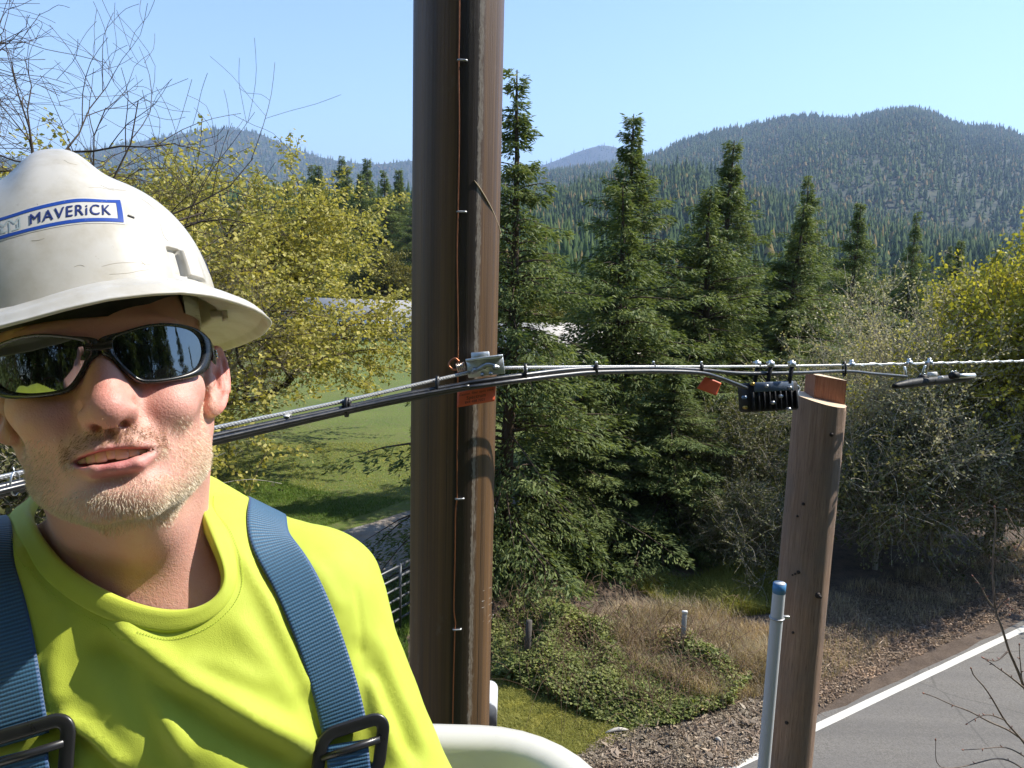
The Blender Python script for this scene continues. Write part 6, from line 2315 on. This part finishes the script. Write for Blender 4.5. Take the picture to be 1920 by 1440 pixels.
# leaf litter and chips on the bare earth
def litter(name, poly, n, seed, m_, l0, l1, asp):
    P = scatter(poly, n, seed); r = np.random.default_rng(seed + 1)
    C = np.column_stack([P, .012 + .035 * r.random(n) ** 2])
    D = r.normal(0, 1, (n, 3)); D[:, 2] *= .25
    L = r.uniform(l0, l1, n)
    V, F = leaf_quads(C, D, np.tile([0, 0, 1.0], (n, 1)) + r.normal(0, .35, (n, 3)), L, L * asp)
    V[:, 2] = np.maximum(V[:, 2], .016)
    o_ = obj(name, V, F, m_, smooth=False); o_['kind'] = 'stuff'
LITM = leaf_mat('fallen_leaves_brown', (.085, .054, .038), (.42, .29, .20), .1)
CHIPM = leaf_mat('wood_chips', (.075, .052, .038), (.46, .36, .27), .05)
litter('leaf_litter', [(1470, 1230), (1560, 1130), (1720, 1075), (1930, 1020), (1930, 1140), (1700, 1240), (1540, 1330)], 30000, 81, LITM, .018, .062, .5)
litter('wood_debris', [(1060, 1440), (1130, 1385), (1330, 1330), (1500, 1290), (1520, 1350), (1380, 1440)], 30000, 83, CHIPM, .014, .055, .35)

litter('fallen_twigs', [(1060, 1440), (1130, 1380), (1330, 1325), (1500, 1290), (1560, 1130), (1720, 1075), (1930, 1020), (1930, 1120), (1700, 1230), (1540, 1320), (1380, 1440)], 1500, 85, LITM, .10, .34, .06)
litter('large_debris', [(1110, 1430), (1160, 1385), (1330, 1340), (1500, 1300), (1520, 1340), (1360, 1430)], 900, 87, CHIPM, .06, .16, .4)

# ---- posts, gate, mailbox
POSTW = wood_pole_mat('old_fence_wood', (.060, .048, .040), (.12, .10, .082), (.09, .08, .07))
p_ = G(987, 1262)
fp = root('fence_post', (p_[0], p_[1], 0), 'dark old wooden fence post among the brambles', 'fence post')
q = p_[:2]
V, F = tube(np.array([(q[0], q[1], -.1), (q[0] + .01, q[1], .5), (q[0] + .02, q[1] + .01, .90)]), [.055, .052, .048], 8)
obj('post', V, F, POSTW, fp, uv=np.column_stack([V[:, 0] * 3, V[:, 2]]))
p_ = G(1278, 1236)
mp = root('marker_post', (p_[0], p_[1], 0), 'slim grey marker post with white cap in the dry brush', 'marker post')
MB().box((p_[0], p_[1], .40), (.040, .018, .42), None, .006).build('stake', simple('grey_marker_plastic', (.33, .35, .34), .5), mp)
MB().box((p_[0], p_[1], .845), (.046, .022, .025), None, .006).build('white_cap', simple('white_marker_cap', (.78, .77, .74), .5), mp)
# tube gate
ga, gb = G(640, 1250), G(800, 1150)
ga[2] = gb[2] = 0
gt_ = root('tube_gate', (ga + gb) / 2, 'galvanised tube farm gate in the shade left of the brown pole', 'gate')
GT = simple('worn_galvanised_tube', (.15, .155, .16), .5, .5, var=.6, scale=6)
gu = unit(gb - ga)
for i in range(6):
    z_ = .22 + i * .20
    V, F = tube(np.array([ga + (0, 0, z_), gb + (0, 0, z_)]), .021, 8); obj('rail', V, F, GT, gt_)
for s_ in (0, .32, .66, 1):
    q = ga + (gb - ga) * s_ + np.array([.0, -.024, 0])
    V, F = tube(np.array([q + (0, 0, .05), q + (0, 0, 1.26)]), .024, 8); obj('upright', V, F, GT, gt_)
# mailbox
mz = U(915, 1322, 9.3)
mbx = root('mailbox', (mz[0], mz[1], 0), 'grey rural mailbox with rounded top peeking past the foot of the pole', 'mailbox')
MBW = simple('mailbox_white', (.66, .68, .70), .4); MBD = simple('mailbox_door_grey', (.14, .15, .17), .4)
a_ = np.linspace(0, np.pi, 14)
pr_ = np.concatenate([[(-.115, -.16)], np.column_stack([-.115 * np.cos(a_), .10 + .115 * np.sin(a_)]), [(.115, -.16)]])
def mbox(y0, y1, sc__):
    A = np.array([[(mz[0] + x * sc__, mz[1] + y_, mz[2] - .18 + z_ * sc__) for x, z_ in pr_] for y_ in (y0, y1)]).reshape(-1, 3)
    k = len(pr_)
    return A, [(i, (i + 1) % k, k + (i + 1) % k, k + i) for i in range(k)] + [list(range(k))[::-1], list(range(k, 2 * k))]
V, F = mbox(0, .50, 1.0); obj('box', V, F, MBW, mbx, smooth=False)
V, F = mbox(-.02, .004, .97); dr = obj('door', V, F, MBD, mbx, smooth=False)
MB().box((mz[0], mz[1] - .03, mz[2] - .02), (.015, .012, .02), None, .003).build('door_pull', MBW, dr)
MB().box((mz[0], mz[1] + .22, (mz[2] - .35) / 2), (.05, .05, (mz[2] - .35) / 2 + .01)).build('support_post', POSTW, mbx, smooth=False)

# ---- bare sapling in front at the right
TW = bark_mat('sapling_bark', (.14, .105, .085), (.27, .22, .18), 40, .3)
sp0 = U(1990, 1500, 4.2)
sap = root('bare_sapling', (sp0[0], sp0[1], 0), 'thin leafless sapling with budding twigs in front of the road', 'sapling')
BUD = simple('red_bud', (.26, .10, .06), .6)
STEMS = [([(1990, 1500, 4.25), (1935, 1330, 4.10), (1885, 1200, 4.0), (1866, 1130, 3.98), (1862, 1060, 3.96), (1870, 990, 3.94), (1866, 950, 3.92)], .0105),
         ([(1990, 1500, 4.2), (1925, 1400, 4.0), (1885, 1350, 3.95), (1848, 1290, 3.9), (1828, 1268, 3.88), (1820, 1252, 3.86)], .0085),
         ([(1960, 1420, 4.1), (1900, 1375, 4.0), (1840, 1345, 3.95), (1775, 1316, 3.9), (1732, 1303, 3.87)], .0065),
         ([(1890, 1222, 4.0), (1868, 1238, 3.97), (1845, 1234, 3.94)], .005),
         ([(1918, 1290, 4.05), (1890, 1265, 4.0), (1862, 1245, 3.97), (1843, 1233, 3.95)], .006),
         ([(1866, 1140, 3.98), (1850, 1120, 3.96), (1836, 1095, 3.94), (1824, 1080, 3.93)], .005),
         ([(1868, 1148, 3.98), (1890, 1120, 3.95), (1894, 1150, 3.9)], .004),
         ([(1885, 1350, 3.95), (1850, 1340, 3.9), (1815, 1358, 3.88)], .0045),
         ([(1960, 1440, 4.1), (1890, 1405, 4.0), (1805, 1405, 3.93)], .005),
         ([(1965, 1470, 4.1), (1880, 1425, 4.0), (1770, 1440, 3.9), (1755, 1390, 3.88)], .005),
         ([(1990, 1120, 4.1), (1930, 1020, 4.0), (1908, 995, 3.96), (1893, 968, 3.93), (1888, 955, 3.92)], .007),
         ([(1920, 1010, 4.0), (1906, 1030, 3.98), (1903, 1024, 3.97)], .004),
         ([(1940, 1170, 4.05), (1912, 1150, 4.0), (1890, 1135, 3.97)], .004),
         ([(1935, 1330, 4.1), (1915, 1270, 4.05), (1912, 1210, 4.0)], .005)]
for pts, r_ in STEMS:
    P = spline(np.array([U(*q) for q in pts]), 26)
    P += .004 * np.column_stack([wob(P, 16, 3), wob(P, 16, 4), wob(P, 16, 5)])
    V, F = tube(P, np.linspace(r_, r_ * .35, 26), 7)
    b_ = obj('branch', V, F, TW, sap)
    MB().tube([P[-1], P[-1] + unit(P[-1] - P[-3]) * .010], [.0050, .0020], 6).build('bud', BUD, b_)
    for k_ in (9, 15, 20):
        d_ = unit(np.cross(P[k_] - P[k_ - 1], CAM - P[k_])) * (1 if k_ % 2 else -1)
        MB().tube([P[k_], P[k_] + d_ * .012 + unit(P[k_ + 1] - P[k_]) * .008], [.0040, .0015], 5).build('bud', BUD, b_)
V, F = tube(np.array([[sp0[0] + .03, sp0[1] + .05, -.1], [sp0[0] + .02, sp0[1] + .02, 2.0], sp0]), [.022, .018, .011], 8)
obj('stem', V, F, TW, sap)
# sticks and pale scraps lying on the verge
SCR_ = simple('pale_wood_scrap', (.52, .47, .40), .8)
for i, (x0, y0, x1, y1) in enumerate(((1135, 1378, 1178, 1372), (1275, 1348, 1292, 1353), (1340, 1390, 1352, 1396))):
    a, b_ = G(x0, y0), G(x1, y1)
    a[2] = b_[2] = .03
    V, F = tube(spline(np.array([a, (a + b_) / 2 + (0, 0, .03), b_]), 8), [.010, .02, .026, .03, .03, .026, .02, .008], 6)
    o = obj('wood_scrap', V, F, SCR_)
    tag(o, ('pale split stick lying where the grass meets the bare earth', 'small white scrap at the edge of the brambles', 'pale wood scrap on the bare earth beside the conduit')[i], 'wood scrap')
